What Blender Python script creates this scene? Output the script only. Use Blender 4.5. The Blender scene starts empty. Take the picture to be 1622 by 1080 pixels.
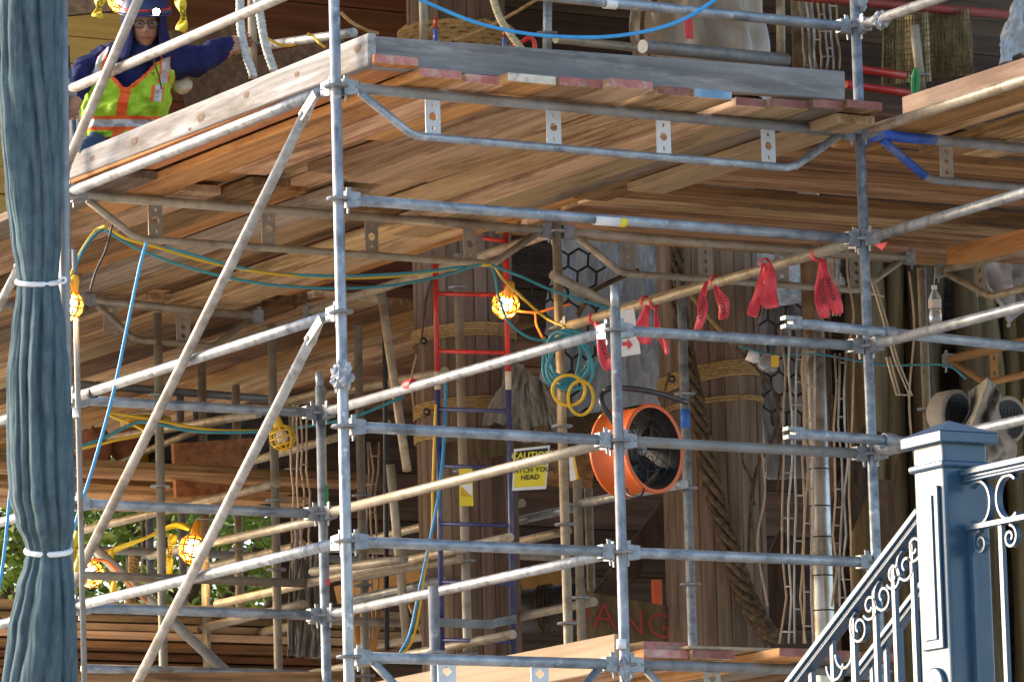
import bpy, bmesh, math, random
from mathutils import Vector, Matrix, noise as mnoise
S = bpy.context.scene
COL = S.collection
RNG = random.Random(7)
V = Vector
R = math.radians
PI = math.pi

# ------------------------------------------------------------------ camera, world, sun, exposure
Z0 = 6.30                                   # deck ledger height above the ground
FPX, YAW, PITCH, ROLL = 8253.73, 1.0396177, 0.15518095, -0.02727344
CAM = V((-10.676012, -19.630368, -4.64118 + Z0))
_f = V((math.cos(YAW)*math.cos(PITCH), math.sin(YAW)*math.cos(PITCH), math.sin(PITCH)))
_r = V((math.sin(YAW), -math.cos(YAW), 0)); _u = _r.cross(_f)
CR = _r*math.cos(ROLL) + _u*math.sin(ROLL)
CU = -_r*math.sin(ROLL) + _u*math.cos(ROLL)
cam = bpy.data.objects.new('camera', bpy.data.cameras.new('camera')); COL.objects.link(cam)
cam.matrix_world = Matrix(((CR.x, CU.x, -_f.x, CAM.x), (CR.y, CU.y, -_f.y, CAM.y), (CR.z, CU.z, -_f.z, CAM.z), (0, 0, 0, 1)))
cam.data.sensor_width = 36; cam.data.lens = FPX/1622*36
cam.data.clip_start = 0.5; cam.data.clip_end = 2000
S.camera = cam

SUN_AZ, SUN_EL = 127, 19
w = bpy.data.worlds.new('World'); S.world = w; w.use_nodes = True
nt = w.node_tree; bg = nt.nodes['Background']
sky = nt.nodes.new('ShaderNodeTexSky'); sky.sky_type = 'NISHITA'; sky.sun_disc = False
sky.sun_elevation = R(SUN_EL); sky.sun_rotation = R(90 - SUN_AZ); sky.air_density = 1.0; sky.dust_density = 2.5
nt.links.new(sky.outputs[0], bg.inputs[0]); bg.inputs[1].default_value = 0.15
sd = bpy.data.lights.new('sun', 'SUN'); sd.energy = 2.2; sd.angle = R(25); sd.color = (1, .83, .71)
so = bpy.data.objects.new('sun', sd); COL.objects.link(so)
_s = V((math.cos(R(SUN_AZ))*math.cos(R(SUN_EL)), math.sin(R(SUN_AZ))*math.cos(R(SUN_EL)), math.sin(R(SUN_EL))))
so.rotation_euler = _s.to_track_quat('Z', 'Y').to_euler(); so.location = (-8, -8, 25)
S.view_settings.view_transform = 'Standard'; S.view_settings.look = 'None'
S.view_settings.gamma = 1; S.view_settings.exposure = 1.42
S.render.resolution_x = 1024; S.render.resolution_y = 681
S.cycles.max_bounces = 8; S.cycles.diffuse_bounces = 4

# ------------------------------------------------------------------ pixel -> place helpers (1622x1080 photo pixels)
def _d(u, v): return _f + CR*((u-811)/FPX) + CU*((540-v)/FPX)
def PW(u, v, w): return CAM + _d(u, v)*w
def PX(u, v, x): d = _d(u, v); return CAM + d*((x-CAM.x)/d.x)
def PY(u, v, y): d = _d(u, v); return CAM + d*((y-CAM.y)/d.y)
def PZ(u, v, z): d = _d(u, v); return CAM + d*((z+Z0-CAM.z)/d.z)
A = 1.37882; B = 2*A
def G(i, j, k): return V((i*A, j*B, Z0 + .5*k))

# ------------------------------------------------------------------ materials
MATS = {}
def mat(name, cols, scale=6, stretch=(1, 1, 1), rough=.6, metal=0, bump=.15, detail=7, rnd=.12, hue=.0, coat=0, lo=.3, hi=.7, dirt=None, dirt_scale=2.0, trans=0, alpha=1, spec=.5, fine=0, dist=.0, emit=None, dstretch=None, dlo=.5, dhi=.68):
    if name in MATS: return MATS[name]
    m = bpy.data.materials.new(name); m.use_nodes = True; MATS[name] = m
    n = m.node_tree.nodes; L = m.node_tree.links.new
    p = n['Principled BSDF']
    tc = n.new('ShaderNodeTexCoord'); oi = n.new('ShaderNodeObjectInfo')
    mul = n.new('ShaderNodeMath'); mul.operation = 'MULTIPLY'; mul.inputs[1].default_value = 57.3; L(oi.outputs['Random'], mul.inputs[0])
    add = n.new('ShaderNodeVectorMath'); add.operation = 'ADD'; L(tc.outputs['Object'], add.inputs[0]); L(mul.outputs[0], add.inputs[1])
    mp = n.new('ShaderNodeMapping'); mp.inputs['Scale'].default_value = stretch; L(add.outputs[0], mp.inputs[0])
    nz = n.new('ShaderNodeTexNoise'); nz.inputs['Scale'].default_value = scale; nz.inputs['Detail'].default_value = detail
    nz.inputs['Roughness'].default_value = .62; nz.inputs['Distortion'].default_value = dist; L(mp.outputs[0], nz.inputs[0])
    cr = n.new('ShaderNodeValToRGB'); L(nz.outputs[0], cr.inputs[0])
    el = cr.color_ramp.elements
    for i, c in enumerate(cols):
        pos = lo + (hi-lo)*i/max(1, len(cols)-1)
        e = el[i] if i < 2 else el.new(pos)
        e.position = pos; e.color = (*c, 1)
    if len(cols) == 1: el[1].color = (*cols[0], 1)
    out = cr.outputs[0]
    if dirt:
        n2 = n.new('ShaderNodeTexNoise'); n2.inputs['Scale'].default_value = dirt_scale; n2.inputs['Detail'].default_value = 8; n2.inputs['Roughness'].default_value = .7
        if dstretch:
            mp2 = n.new('ShaderNodeMapping'); mp2.inputs['Scale'].default_value = dstretch; L(add.outputs[0], mp2.inputs[0]); L(mp2.outputs[0], n2.inputs[0])
        else: L(add.outputs[0], n2.inputs[0])
        r2 = n.new('ShaderNodeValToRGB'); r2.color_ramp.elements[0].position = dlo; r2.color_ramp.elements[1].position = dhi
        L(n2.outputs[0], r2.inputs[0])
        mx = n.new('ShaderNodeMixRGB'); L(r2.outputs[0], mx.inputs[0]); L(out, mx.inputs[1]); mx.inputs[2].default_value = (*dirt, 1)
        out = mx.outputs[0]
    if rnd or hue:
        hs = n.new('ShaderNodeHueSaturation')
        mr = n.new('ShaderNodeMapRange'); mr.inputs['To Min'].default_value = 1-rnd; mr.inputs['To Max'].default_value = 1+rnd
        L(oi.outputs['Random'], mr.inputs[0]); L(mr.outputs[0], hs.inputs['Value'])
        if hue:
            fr = n.new('ShaderNodeMath'); fr.operation = 'FRACT'; L(mul.outputs[0], fr.inputs[0])
            mh = n.new('ShaderNodeMapRange'); mh.inputs['To Min'].default_value = .5-hue; mh.inputs['To Max'].default_value = .5+hue
            L(fr.outputs[0], mh.inputs[0]); L(mh.outputs[0], hs.inputs['Hue'])
        L(out, hs.inputs['Color']); out = hs.outputs[0]
    L(out, p.inputs['Base Color'])
    p.inputs['Roughness'].default_value = rough; p.inputs['Metallic'].default_value = metal
    p.inputs['Coat Weight'].default_value = coat; p.inputs['Coat Roughness'].default_value = .25
    p.inputs['Transmission Weight'].default_value = trans; p.inputs['Alpha'].default_value = alpha
    p.inputs['Specular IOR Level'].default_value = spec
    if emit:
        p.inputs['Emission Color'].default_value = (*emit[:3], 1); p.inputs['Emission Strength'].default_value = emit[3]
    if bump:
        bp = n.new('ShaderNodeBump'); bp.inputs['Strength'].default_value = bump; bp.inputs['Distance'].default_value = .01
        L(nz.outputs[0], bp.inputs['Height']); L(bp.outputs[0], p.inputs['Normal'])
    return m

def wood(name, cols, axis, rnd=.34, hue=.012, rough=.85, dirt=None, dscale=2.2, fine=22, spec=.25):
    st = [fine, fine, fine]; st['XYZ'.index(axis)] = fine*.045
    return mat(name+'_'+axis, cols, 1.0, tuple(st), rough, 0, .35, 9, rnd, hue, lo=.25, hi=.78, dirt=dirt, dirt_scale=dscale, dist=.6, spec=spec, dstretch=tuple(3.2 if q > fine*.5 else .55 for q in st))
TAN = [(.13, .06, .022), (.38, .22, .105), (.57, .38, .21), (.70, .51, .32)]
BRN = [(.06, .027, .010), (.20, .10, .042), (.33, .18, .08), (.44, .26, .13)]
ORG = [(.26, .10, .03), (.46, .22, .08), (.58, .31, .13)]
PLANK = {ax: [wood('plank_tan', TAN, ax, dirt=(.15, .075, .03)), wood('plank_brown', BRN, ax, dirt=(.07, .04, .02)), wood('plank_orange', ORG, ax, dirt=(.16, .06, .02)), wood('plank_pale', [(.3, .19, .1), (.52, .36, .2), (.64, .47, .29)], ax, dirt=(.2, .115, .055)), wood('plank_grey', [(.14, .10, .07), (.29, .23, .17), (.42, .35, .27)], ax, dirt=(.12, .085, .055))] for ax in 'XY'}
DARKW = {ax: wood('dark_timber', [(.025, .016, .010), (.075, .048, .031), (.135, .088, .058)], ax) for ax in 'XYZ'}
REDW = wood('redwood_board', [(.10, .035, .018), (.19, .075, .04), (.25, .11, .06)], 'X', rnd=.12)
YELW = wood('yellow_siding', [(.50, .31, .09), (.66, .44, .14), (.72, .50, .19)], 'X', rnd=.05)
TOEW = wood('whitewashed_board', [(.13, .12, .115), (.33, .33, .335), (.52, .53, .545)], 'Y', rnd=.03, dirt=(.15, .13, .115), dscale=2)
TOEG = wood('grey_painted_board', [(.12, .11, .105), (.22, .21, .205), (.30, .29, .285)], 'X', rnd=.03, fine=16, dirt=(.34, .32, .3), dscale=5)
TOET = wood('knotty_pine_board', [(.17, .10, .07), (.40, .28, .20), (.54, .41, .32)], 'Y', rnd=.03, fine=14, dirt=(.22, .14, .09))
PLY = {ax: wood('pale_plywood', [(.26, .18, .11), (.40, .30, .20), (.50, .39, .28)], ax, rnd=.05, fine=10) for ax in 'XY'}
LOGW = wood('weathered_log', [(.025, .017, .009), (.12, .085, .042), (.25, .185, .095)], 'Z', rnd=.5, fine=12)
STAVE = wood('stained_stave', [(.085, .055, .038), (.19, .128, .09), (.30, .215, .155)], 'Z', rnd=.2, fine=22, dirt=(.09, .065, .05), dscale=1.6)
GALV = mat('galvanised_tube', [(.14, .15, .165), (.34, .36, .38), (.47, .49, .51)], 16, (1, 1, .5), .4, .45, .2, rnd=.12, dirt=(.62, .62, .60), dirt_scale=17, dlo=.60, dhi=.66)
BRACE = mat('pale_aged_tube', [(.27, .25, .225), (.41, .39, .36), (.52, .50, .47)], 14, (1, 1, 1), .45, .35, .2, rnd=.1, dirt=(.24, .2, .16), dirt_scale=11)
GALVB = mat('galvanised_tube_bluish', [(.12, .14, .165), (.28, .32, .36), (.42, .46, .50)], 16, (.6, 1, 1), .42, .45, .2, rnd=.12, dirt=(.5, .52, .54), dirt_scale=17, dlo=.60, dhi=.66)
GALVO = mat('tarnished_tube', [(.22, .19, .14), (.36, .32, .25), (.47, .43, .35)], 12, (1, 1, 1), .5, .3, .12, rnd=.15, dirt=(.25, .19, .12), dirt_scale=6)
GALVT = mat('tan_weathered_tube', [(.28, .22, .145), (.41, .35, .25), (.50, .44, .34)], 12, (1, 1, 1), .5, .25, .2, rnd=.15, dirt=(.22, .16, .1), dirt_scale=11)
GALVD = mat('dull_grey_tube', [(.16, .17, .175), (.25, .265, .27), (.33, .34, .35)], 12, (1, 1, 1), .5, .3, .12, rnd=.1, dirt=(.2, .17, .13), dirt_scale=6)
CAST = mat('cast_zinc_coupler', [(.18, .195, .21), (.36, .38, .41)], 25, rough=.45, metal=.4, bump=.3)
PLATE = mat('galvanised_plate', [(.48, .49, .5), (.6, .61, .62)], 18, rough=.45, metal=.35, bump=.05)
PLATET = mat('tarnished_plate', [(.24, .21, .16), (.36, .32, .26)], 18, rough=.5, metal=.3, bump=.05)
RED = mat('red_paint', [(.42, .018, .014), (.58, .03, .025)], 9, rough=.38, coat=.2, dirt=(.3, .02, .02), dirt_scale=8)
NAVY = mat('navy_paint', [(.022, .032, .12), (.04, .055, .2)], 9, rough=.4, coat=.2, dirt=(.1, .11, .16), dirt_scale=9)
COBALT = mat('cobalt_paint', [(.01, .06, .33), (.02, .10, .45)], 9, rough=.4, dirt=(.2, .22, .25), dirt_scale=6)
OFFW = mat('off_white_paint', [(.52, .47, .38), (.68, .63, .53)], 9, rough=.5)
WHITE = mat('white_plastic', [(.74, .74, .75), (.82, .82, .82)], 9, rough=.45, bump=.05)
BLACK = mat('black_rubber', [(.015, .015, .016), (.03, .03, .03)], 15, rough=.5)
BSTEEL = mat('black_steel', [(.02, .02, .022), (.05, .05, .052)], 15, rough=.35, metal=.4)
STRAP = mat('blued_steel_strap', [(.10, .115, .13), (.22, .24, .26)], 10, rough=.4, metal=.5)
REDWORN = mat('worn_red_paint', [(.33, .15, .11), (.42, .12, .10), (.50, .20, .17), (.60, .40, .34)], 9, rough=.8, bump=.4, dirt=(.48, .36, .28), dirt_scale=12)
REDDULL = mat('dull_red_paint', [(.17, .06, .045), (.27, .095, .075), (.34, .16, .125)], 9, rough=.8, bump=.4, dirt=(.28, .18, .12), dirt_scale=10)
WHTWORN = mat('worn_white_paint', [(.45, .36, .26), (.66, .58, .47), (.75, .70, .6)], 9, rough=.8, bump=.4, dirt=(.3, .2, .12), dirt_scale=10)
BLUWORN = mat('worn_blue_paint', [(.10, .22, .34), (.16, .30, .43), (.42, .50, .55)], 9, rough=.8, bump=.4)
DENIM = mat('slate_blue_canvas', [(.05, .082, .10), (.078, .12, .142), (.11, .158, .18)], 34, (1, 1, .25), rough=.95, bump=.3, rnd=0, spec=.12, dirt=(.12, .18, .205), dirt_scale=4)
BPAINT = mat('slate_blue_gloss_paint', [(.022, .066, .125), (.03, .08, .145)], 7, rough=.38, bump=.10, rnd=0, coat=.38, spec=.42, dirt=(.05, .09, .13), dirt_scale=6)
ROPE = mat('hemp_rope', [(.22, .13, .05), (.40, .26, .115), (.5, .34, .17)], 40, rough=.95, bump=.5, spec=.1)
ROPEB = mat('brown_bark_rope', [(.035, .023, .014), (.10, .068, .042), (.17, .12, .08)], 30, rough=.95, bump=.5, spec=.1)
ROPEW = mat('bluish_white_rope', [(.42, .48, .5), (.6, .66, .67), (.72, .75, .74)], 40, rough=.9, bump=.4, spec=.1)
ROPEG = mat('greenish_tan_rope', [(.28, .25, .14), (.46, .42, .27), (.56, .52, .36)], 40, rough=.9, bump=.4, spec=.1)
TEAL = mat('teal_hose', [(.03, .22, .28), (.045, .29, .36)], 8, rough=.45, bump=.03)
SKYB = mat('bright_blue_hose', [(.03, .27, .58), (.05, .34, .68)], 8, rough=.4, bump=.03)
YELC = mat('yellow_cable', [(.66, .40, .015), (.78, .5, .03)], 8, rough=.5, bump=.03)
ORGC = mat('orange_cable', [(.62, .17, .03), (.75, .25, .05)], 8, rough=.5, bump=.03)
YELT = mat('yellow_tape', [(.66, .50, .02), (.80, .64, .04)], 8, rough=.5, bump=.1)
CAGELIT = mat('glow_tinted_cage', [(.75, .33, .01), (.85, .42, .02)], 8, rough=.4, bump=.02, coat=.2)  # yellow cage plastic with the bulb's warm glow put into its colour
FLAG = mat('coral_red_tape', [(.68, .045, .065), (.80, .09, .11)], 14, rough=.5, bump=.4, rnd=.05)
FAN = mat('orange_fan_housing', [(.68, .105, .012), (.78, .14, .018)], 5, rough=.42, bump=.03, coat=.3)
PLASTIC = mat('grey_plastic_sheet', [(.30, .30, .31), (.45, .45, .46), (.62, .62, .64)], 3, (1, 1, .4), rough=.25, bump=.5, rnd=.08, spec=.6)
PLASTICW = mat('brownish_plastic_wrap', [(.16, .12, .08), (.30, .24, .18), (.52, .44, .36)], 5, (1, 1, .25), rough=.3, bump=.7, rnd=.05, spec=.6)
CANVAS = mat('grey_canvas', [(.20, .185, .165), (.30, .28, .25)], 7, rough=.95, bump=.3, spec=.1)
BEIGE = mat('beige_canvas', [(.26, .235, .195), (.38, .345, .295)], 7, rough=.9, bump=.3, spec=.15)
PIPE = mat('scorched_steel_pipe', [(.22, .13, .06), (.46, .37, .26), (.70, .66, .58), (.78, .75, .69)], 3.2, (1, 1, .55), rough=.3, metal=.75, bump=.1, rnd=0, dirt=(.09, .05, .025), dirt_scale=3)
WIRE = mat('grey_wire_rod', [(.30, .28, .25), (.50, .48, .45)], 20, rough=.5, metal=.4, bump=.1)
WIRET = mat('rust_tan_wire_rod', [(.34, .23, .14), (.48, .36, .25)], 20, rough=.6, metal=.2, bump=.1)
NETM = mat('black_net_cord', [(.02, .016, .012), (.045, .035, .025)], 30, rough=.9)
MESHP = mat('bronze_wire_lath', [(.06, .045, .02), (.15, .115, .055), (.3, .24, .13)], 30, (1, 1, .3), rough=.35, metal=.6, bump=.3)
TERRA = mat('terracotta_cloth', [(.32, .12, .06), (.45, .19, .10)], 9, rough=.9, bump=.5)
YELP = mat('yellow_pail', [(.62, .36, .01), (.74, .46, .02)], 6, rough=.4, bump=.02)
BAMB = mat('golden_bamboo', [(.36, .17, .035), (.52, .27, .065)], 9, (1, 1, .2), rough=.5, bump=.1)
SIGNY = mat('sign_yellow', [(.74, .60, .02), (.80, .68, .03)], 6, rough=.4, bump=.02, rnd=0)
LIME = mat('lime_vest_mesh', [(.24, .48, .015), (.38, .64, .03), (.46, .74, .05)], 22, rough=.75, bump=.4, rnd=0, dirt=(.07, .12, .02), dirt_scale=26, dlo=.6, dhi=.68)
HVO = mat('safety_orange_trim', [(.85, .11, .015), (.95, .16, .03)], 12, rough=.6, bump=.1, rnd=0)
SILV = mat('silver_reflective_tape', [(.46, .46, .46), (.58, .58, .58)], 14, rough=.35, metal=.2, bump=.15, rnd=0, dirt=(.4, .38, .36), dirt_scale=14)
HOOD = mat('navy_hoodie_fleece', [(.016, .018, .075), (.03, .034, .12)], 26, rough=.95, bump=.5, rnd=0, spec=.15)
JEAN = mat('blue_denim', [(.03, .06, .12), (.06, .10, .18)], 30, rough=.9, bump=.3, rnd=0)
SKIN = mat('skin', [(.36, .18, .115), (.46, .25, .165)], 9, rough=.5, bump=.03, rnd=0)
LIP = mat('lips', [(.32, .09, .07)], 9, rough=.4, bump=0, rnd=0)
DARK = mat('dark_lens', [(.02, .02, .02)], 9, rough=.15, bump=0, rnd=0)
HARDH = mat('navy_hard_hat', [(.02, .028, .10), (.03, .04, .14)], 6, rough=.35, bump=.02, rnd=0)
GREENP = mat('green_paint', [(.02, .22, .06), (.04, .33, .10)], 8, rough=.5)
GLASSP = mat('clear_bottle_plastic', [(.8, .82, .82)], 5, rough=.12, bump=.05, rnd=0, trans=.85)
LABELM = mat('faded_label', [(.45, .36, .32), (.6, .52, .47)], 12, rough=.5, bump=0)
FOIL = mat('crumpled_clear_tape', [(.16, .18, .21), (.5, .53, .57)], 30, rough=.2, bump=.8, spec=.8)
INKR = mat('red_spray_paint', [(.25, .02, .02), (.33, .04, .035)], 14, rough=.7, bump=0)
INK = mat('black_ink', [(.015, .015, .015)], 14, rough=.6, bump=0)
BLUTAPE = mat('blue_tape', [(.02, .13, .5), (.03, .18, .58)], 14, rough=.5, bump=.05)
LEAF = mat('leaf_green', [(.08, .16, .012), (.18, .28, .025), (.32, .38, .05)], 1.6, rough=.5, bump=0, rnd=0, lo=.35, hi=.65)
BARK = mat('tree_bark', [(.05, .035, .022), (.13, .09, .06)], 10, (1, 1, .2), rough=.9, bump=.6)
GROUND = mat('pale_paving', [(.46, .43, .38), (.54, .50, .45), (.60, .56, .50)], .8, rough=.9, bump=.2, rnd=0)
STONE = mat('rockwork', [(.10, .08, .06), (.2, .16, .12), (.28, .23, .18)], 4, rough=.9, bump=.8)

# ------------------------------------------------------------------ mesh builder
class MB:
    def __init__(s): s.v = []; s.f = []; s.m = []; s.s = []
    def add(s, vs, fs, mi=0, smooth=False):
        o = len(s.v); s.v += [V(x) for x in vs]
        for f in fs: s.f.append([o+i for i in f]); s.m.append(mi); s.s.append(smooth)
        return s
    def box(s, c, sx, sy, sz, ax=V((1, 0, 0)), ay=V((0, 1, 0)), az=V((0, 0, 1)), mi=0, faces_mi=None):
        c = V(c); hx, hy, hz = ax*(sx/2), ay*(sy/2), az*(sz/2)
        vs = [c+hx*i+hy*j+hz*k for k in (-1, 1) for j in (-1, 1) for i in (-1, 1)]
        fs = [(0, 2, 3, 1), (4, 5, 7, 6), (0, 1, 5, 4), (2, 6, 7, 3), (0, 4, 6, 2), (1, 3, 7, 5)]   # -z +z -y +y -x +x
        o = len(s.v); s.v += vs
        for n, f in enumerate(fs):
            s.f.append([o+i for i in f]); s.m.append(faces_mi[n] if faces_mi else mi); s.s.append(False)
        return s
    def hexa(s, b, t, mi=0, faces_mi=None):          # bottom 4 pts, top 4 pts (same winding, counter-clockwise from above)
        fs = [(3, 2, 1, 0), (4, 5, 6, 7), (0, 1, 5, 4), (1, 2, 6, 5), (2, 3, 7, 6), (3, 0, 4, 7)]
        o = len(s.v); s.v += [V(x) for x in list(b)+list(t)]
        for n, f in enumerate(fs):
            s.f.append([o+i for i in f]); s.m.append(faces_mi[n] if faces_mi else mi); s.s.append(False)
        return s
    def tube(s, pts, r, n=14, cap=True, mi=0, closed=False, flat=None, smooth=True):
        pts = [V(p) for p in pts]; k = len(pts)
        rs = r if isinstance(r, (list, tuple)) else [r]*k
        t0 = (pts[1]-pts[0]).normalized()
        ref = V((0, 0, 1)) if abs(t0.z) < .9 else V((1, 0, 0))
        nrm = t0.cross(ref).normalized(); o = len(s.v)
        for i, p in enumerate(pts):
            if closed: t = (pts[(i+1) % k]-pts[i-1]).normalized()
            elif i == 0: t = t0
            elif i == k-1: t = (pts[-1]-pts[-2]).normalized()
            else:
                t = ((pts[i+1]-p).normalized()+(p-pts[i-1]).normalized())
                t = t.normalized() if t.length > 1e-6 else (p-pts[i-1]).normalized()
            nrm = (nrm - t*nrm.dot(t))
            nrm = nrm.normalized() if nrm.length > 1e-6 else t.orthogonal().normalized()
            bn = t.cross(nrm)
            for j in range(n):
                a = 2*PI*j/n
                s.v.append(p + nrm*(math.cos(a)*rs[i]) + bn*(math.sin(a)*rs[i]*(flat or 1)))
        for i in range(k if closed else k-1):
            i2 = (i+1) % k
            for j in range(n):
                j2 = (j+1) % n
                s.f.append([o+i*n+j, o+i*n+j2, o+i2*n+j2, o+i2*n+j]); s.m.append(mi); s.s.append(smooth)
        if cap and not closed:
            s.f.append([o+j for j in range(n-1, -1, -1)]); s.m.append(mi); s.s.append(False)
            s.f.append([o+(k-1)*n+j for j in range(n)]); s.m.append(mi); s.s.append(False)
        return s
    def lathe(s, c, axis, prof, n=20, mi=0, cap=False, smooth=True):     # prof: (t along axis, radius)
        axis = V(axis).normalized(); e1 = axis.orthogonal().normalized(); e2 = axis.cross(e1); o = len(s.v)
        for t, r in prof:
            for j in range(n):
                a = 2*PI*j/n; s.v.append(V(c)+axis*t+e1*(r*math.cos(a))+e2*(r*math.sin(a)))
        for i in range(len(prof)-1):
            for j in range(n):
                j2 = (j+1) % n
                s.f.append([o+i*n+j, o+i*n+j2, o+(i+1)*n+j2, o+(i+1)*n+j]); s.m.append(mi); s.s.append(smooth)
        if cap:
            s.f.append([o+j for j in range(n-1, -1, -1)]); s.m.append(mi); s.s.append(False)
            s.f.append([o+(len(prof)-1)*n+j for j in range(n)]); s.m.append(mi); s.s.append(False)
        return s
    def grid(s, fn, nu, nv, mi=0, smooth=True, wrap=False):
        o = len(s.v)
        for j in range(nv+1):
            for i in range(nu if wrap else nu+1): s.v.append(V(fn(i/nu, j/nv)))
        row = nu if wrap else nu+1
        for j in range(nv):
            for i in range(nu):
                i2 = (i+1) % row
                s.f.append([o+j*row+i, o+j*row+i2, o+(j+1)*row+i2, o+(j+1)*row+i]); s.s.append(smooth)
                s.m.append(mi(i/nu, j/nv) if callable(mi) else mi)
        return s
    def prism(s, poly, axis, mi=0, smooth=False):     # poly: 3D points (planar), extruded by vector axis
        n = len(poly); o = len(s.v); axis = V(axis)
        s.v += [V(p) for p in poly] + [V(p)+axis for p in poly]
        s.f.append(list(range(o+n-1, o-1, -1))); s.f.append(list(range(o+n, o+2*n))); s.m += [mi, mi]; s.s += [False]*2
        for i in range(n):
            j = (i+1) % n; s.f.append([o+i, o+j, o+n+j, o+n+i]); s.m.append(mi); s.s.append(smooth)
        return s
    def ribbon(s, pts, wdir, wd, th, mi=0):             # flat bar along a planar path; wdir = width direction (normal of plane)
        pts = [V(p) for p in pts]; wdir = V(wdir).normalized(); k = len(pts); o = len(s.v)
        for i, p in enumerate(pts):
            t = (pts[min(i+1, k-1)]-pts[max(i-1, 0)]).normalized(); nn = t.cross(wdir).normalized()
            for a, b in ((-1, -1), (1, -1), (1, 1), (-1, 1)): s.v.append(p+nn*(a*th/2)+wdir*(b*wd/2))
        for i in range(k-1):
            for j in range(4):
                j2 = (j+1) % 4
                s.f.append([o+i*4+j, o+i*4+j2, o+i*4+4+j2, o+i*4+4+j]); s.m.append(mi); s.s.append(False)
        s.f.append([o+3, o+2, o+1, o]); s.f.append([o+(k-1)*4+j for j in range(4)]); s.m += [mi, mi]; s.s += [False]*2
        return s
    def build(s, name, mats, parent=None, origin=None):
        mats = mats if isinstance(mats, (list, tuple)) else [mats]
        root = parent
        if root is not None:
            while root.parent: root = root.parent
            org = V(root.location)
        else: org = V(origin) if origin is not None else V((sum(v.x for v in s.v)/len(s.v), sum(v.y for v in s.v)/len(s.v), min(v.z for v in s.v)))
        me = bpy.data.meshes.new(name)
        me.from_pydata([v-org for v in s.v], [], s.f)
        for mm in mats: me.materials.append(mm)
        me.polygons.foreach_set('material_index', s.m); me.polygons.foreach_set('use_smooth', s.s)
        me.validate(); me.update()
        bm = bmesh.new(); bm.from_mesh(me); bmesh.ops.recalc_face_normals(bm, faces=bm.faces); bm.to_mesh(me); bm.free()
        o = bpy.data.objects.new(name, me); COL.objects.link(o)
        if parent is None: o.location = org
        else: o.parent = parent
        return o
def tag(o, label, cat, group=None):
    o['label'] = label; o['category'] = cat
    if group: o['group'] = group
    return o
def thing(name, loc, label, cat, group=None):
    o = bpy.data.objects.new(name, None); COL.objects.link(o); o.location = loc; o.empty_display_size = .1
    return tag(o, label, cat, group)
def spline(pts, n=8):
    pts = [V(p) for p in pts]
    if len(pts) < 3: return pts
    P = [pts[0]*2-pts[1]]+pts+[pts[-1]*2-pts[-2]]; out = []
    for i in range(1, len(P)-2):
        a, b, c, d = P[i-1], P[i], P[i+1], P[i+2]
        for k in range(n):
            t = k/n; out.append(.5*((2*b)+(c-a)*t+(2*a-5*b+4*c-d)*t*t+(3*b-a-3*c+d)*t**3))
    return out+[pts[-1]]
def cable(name, label, cat, pix, r, m, group=None, n=8, seg=8, parent=None):
    pts = [p if isinstance(p, Vector) else PW(*p) for p in pix]
    o = MB().tube(spline(pts, seg), r, n).build(name, m, parent)
    return tag(o, label, cat, group) if parent is None else o
def text_part(s, parent, org, xd, yd, h, m, name='lettering', bold=0.0):
    cu = bpy.data.curves.new(name, 'FONT'); cu.body = s; cu.size = h; cu.align_x = 'CENTER'; cu.align_y = 'CENTER'; cu.offset = bold; cu.extrude = .0004; cu.resolution_u = 2
    t = bpy.data.objects.new('tmp', cu); COL.objects.link(t)
    bpy.context.view_layer.update()
    me = bpy.data.meshes.new_from_object(t.evaluated_get(bpy.context.evaluated_depsgraph_get()))
    bpy.data.objects.remove(t)
    xd = V(xd); yd = V(yd); zd = xd.cross(yd).normalized()
    root = parent
    while root.parent: root = root.parent
    off = V(org)-V(root.location)
    for v in me.vertices: v.co = off+xd*v.co.x+yd*v.co.y+zd*v.co.z
    me.materials.clear(); me.materials.append(m)
    o = bpy.data.objects.new(name, me); COL.objects.link(o); o.parent = parent
    return o

# ------------------------------------------------------------------ setting: ground
g = MB().grid(lambda a, b: (-300+600*a, -300+600*b, 0), 8, 8, smooth=False).build('ground', GROUND, origin=(0, 0, 0)); g['kind'] = 'structure'

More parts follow.
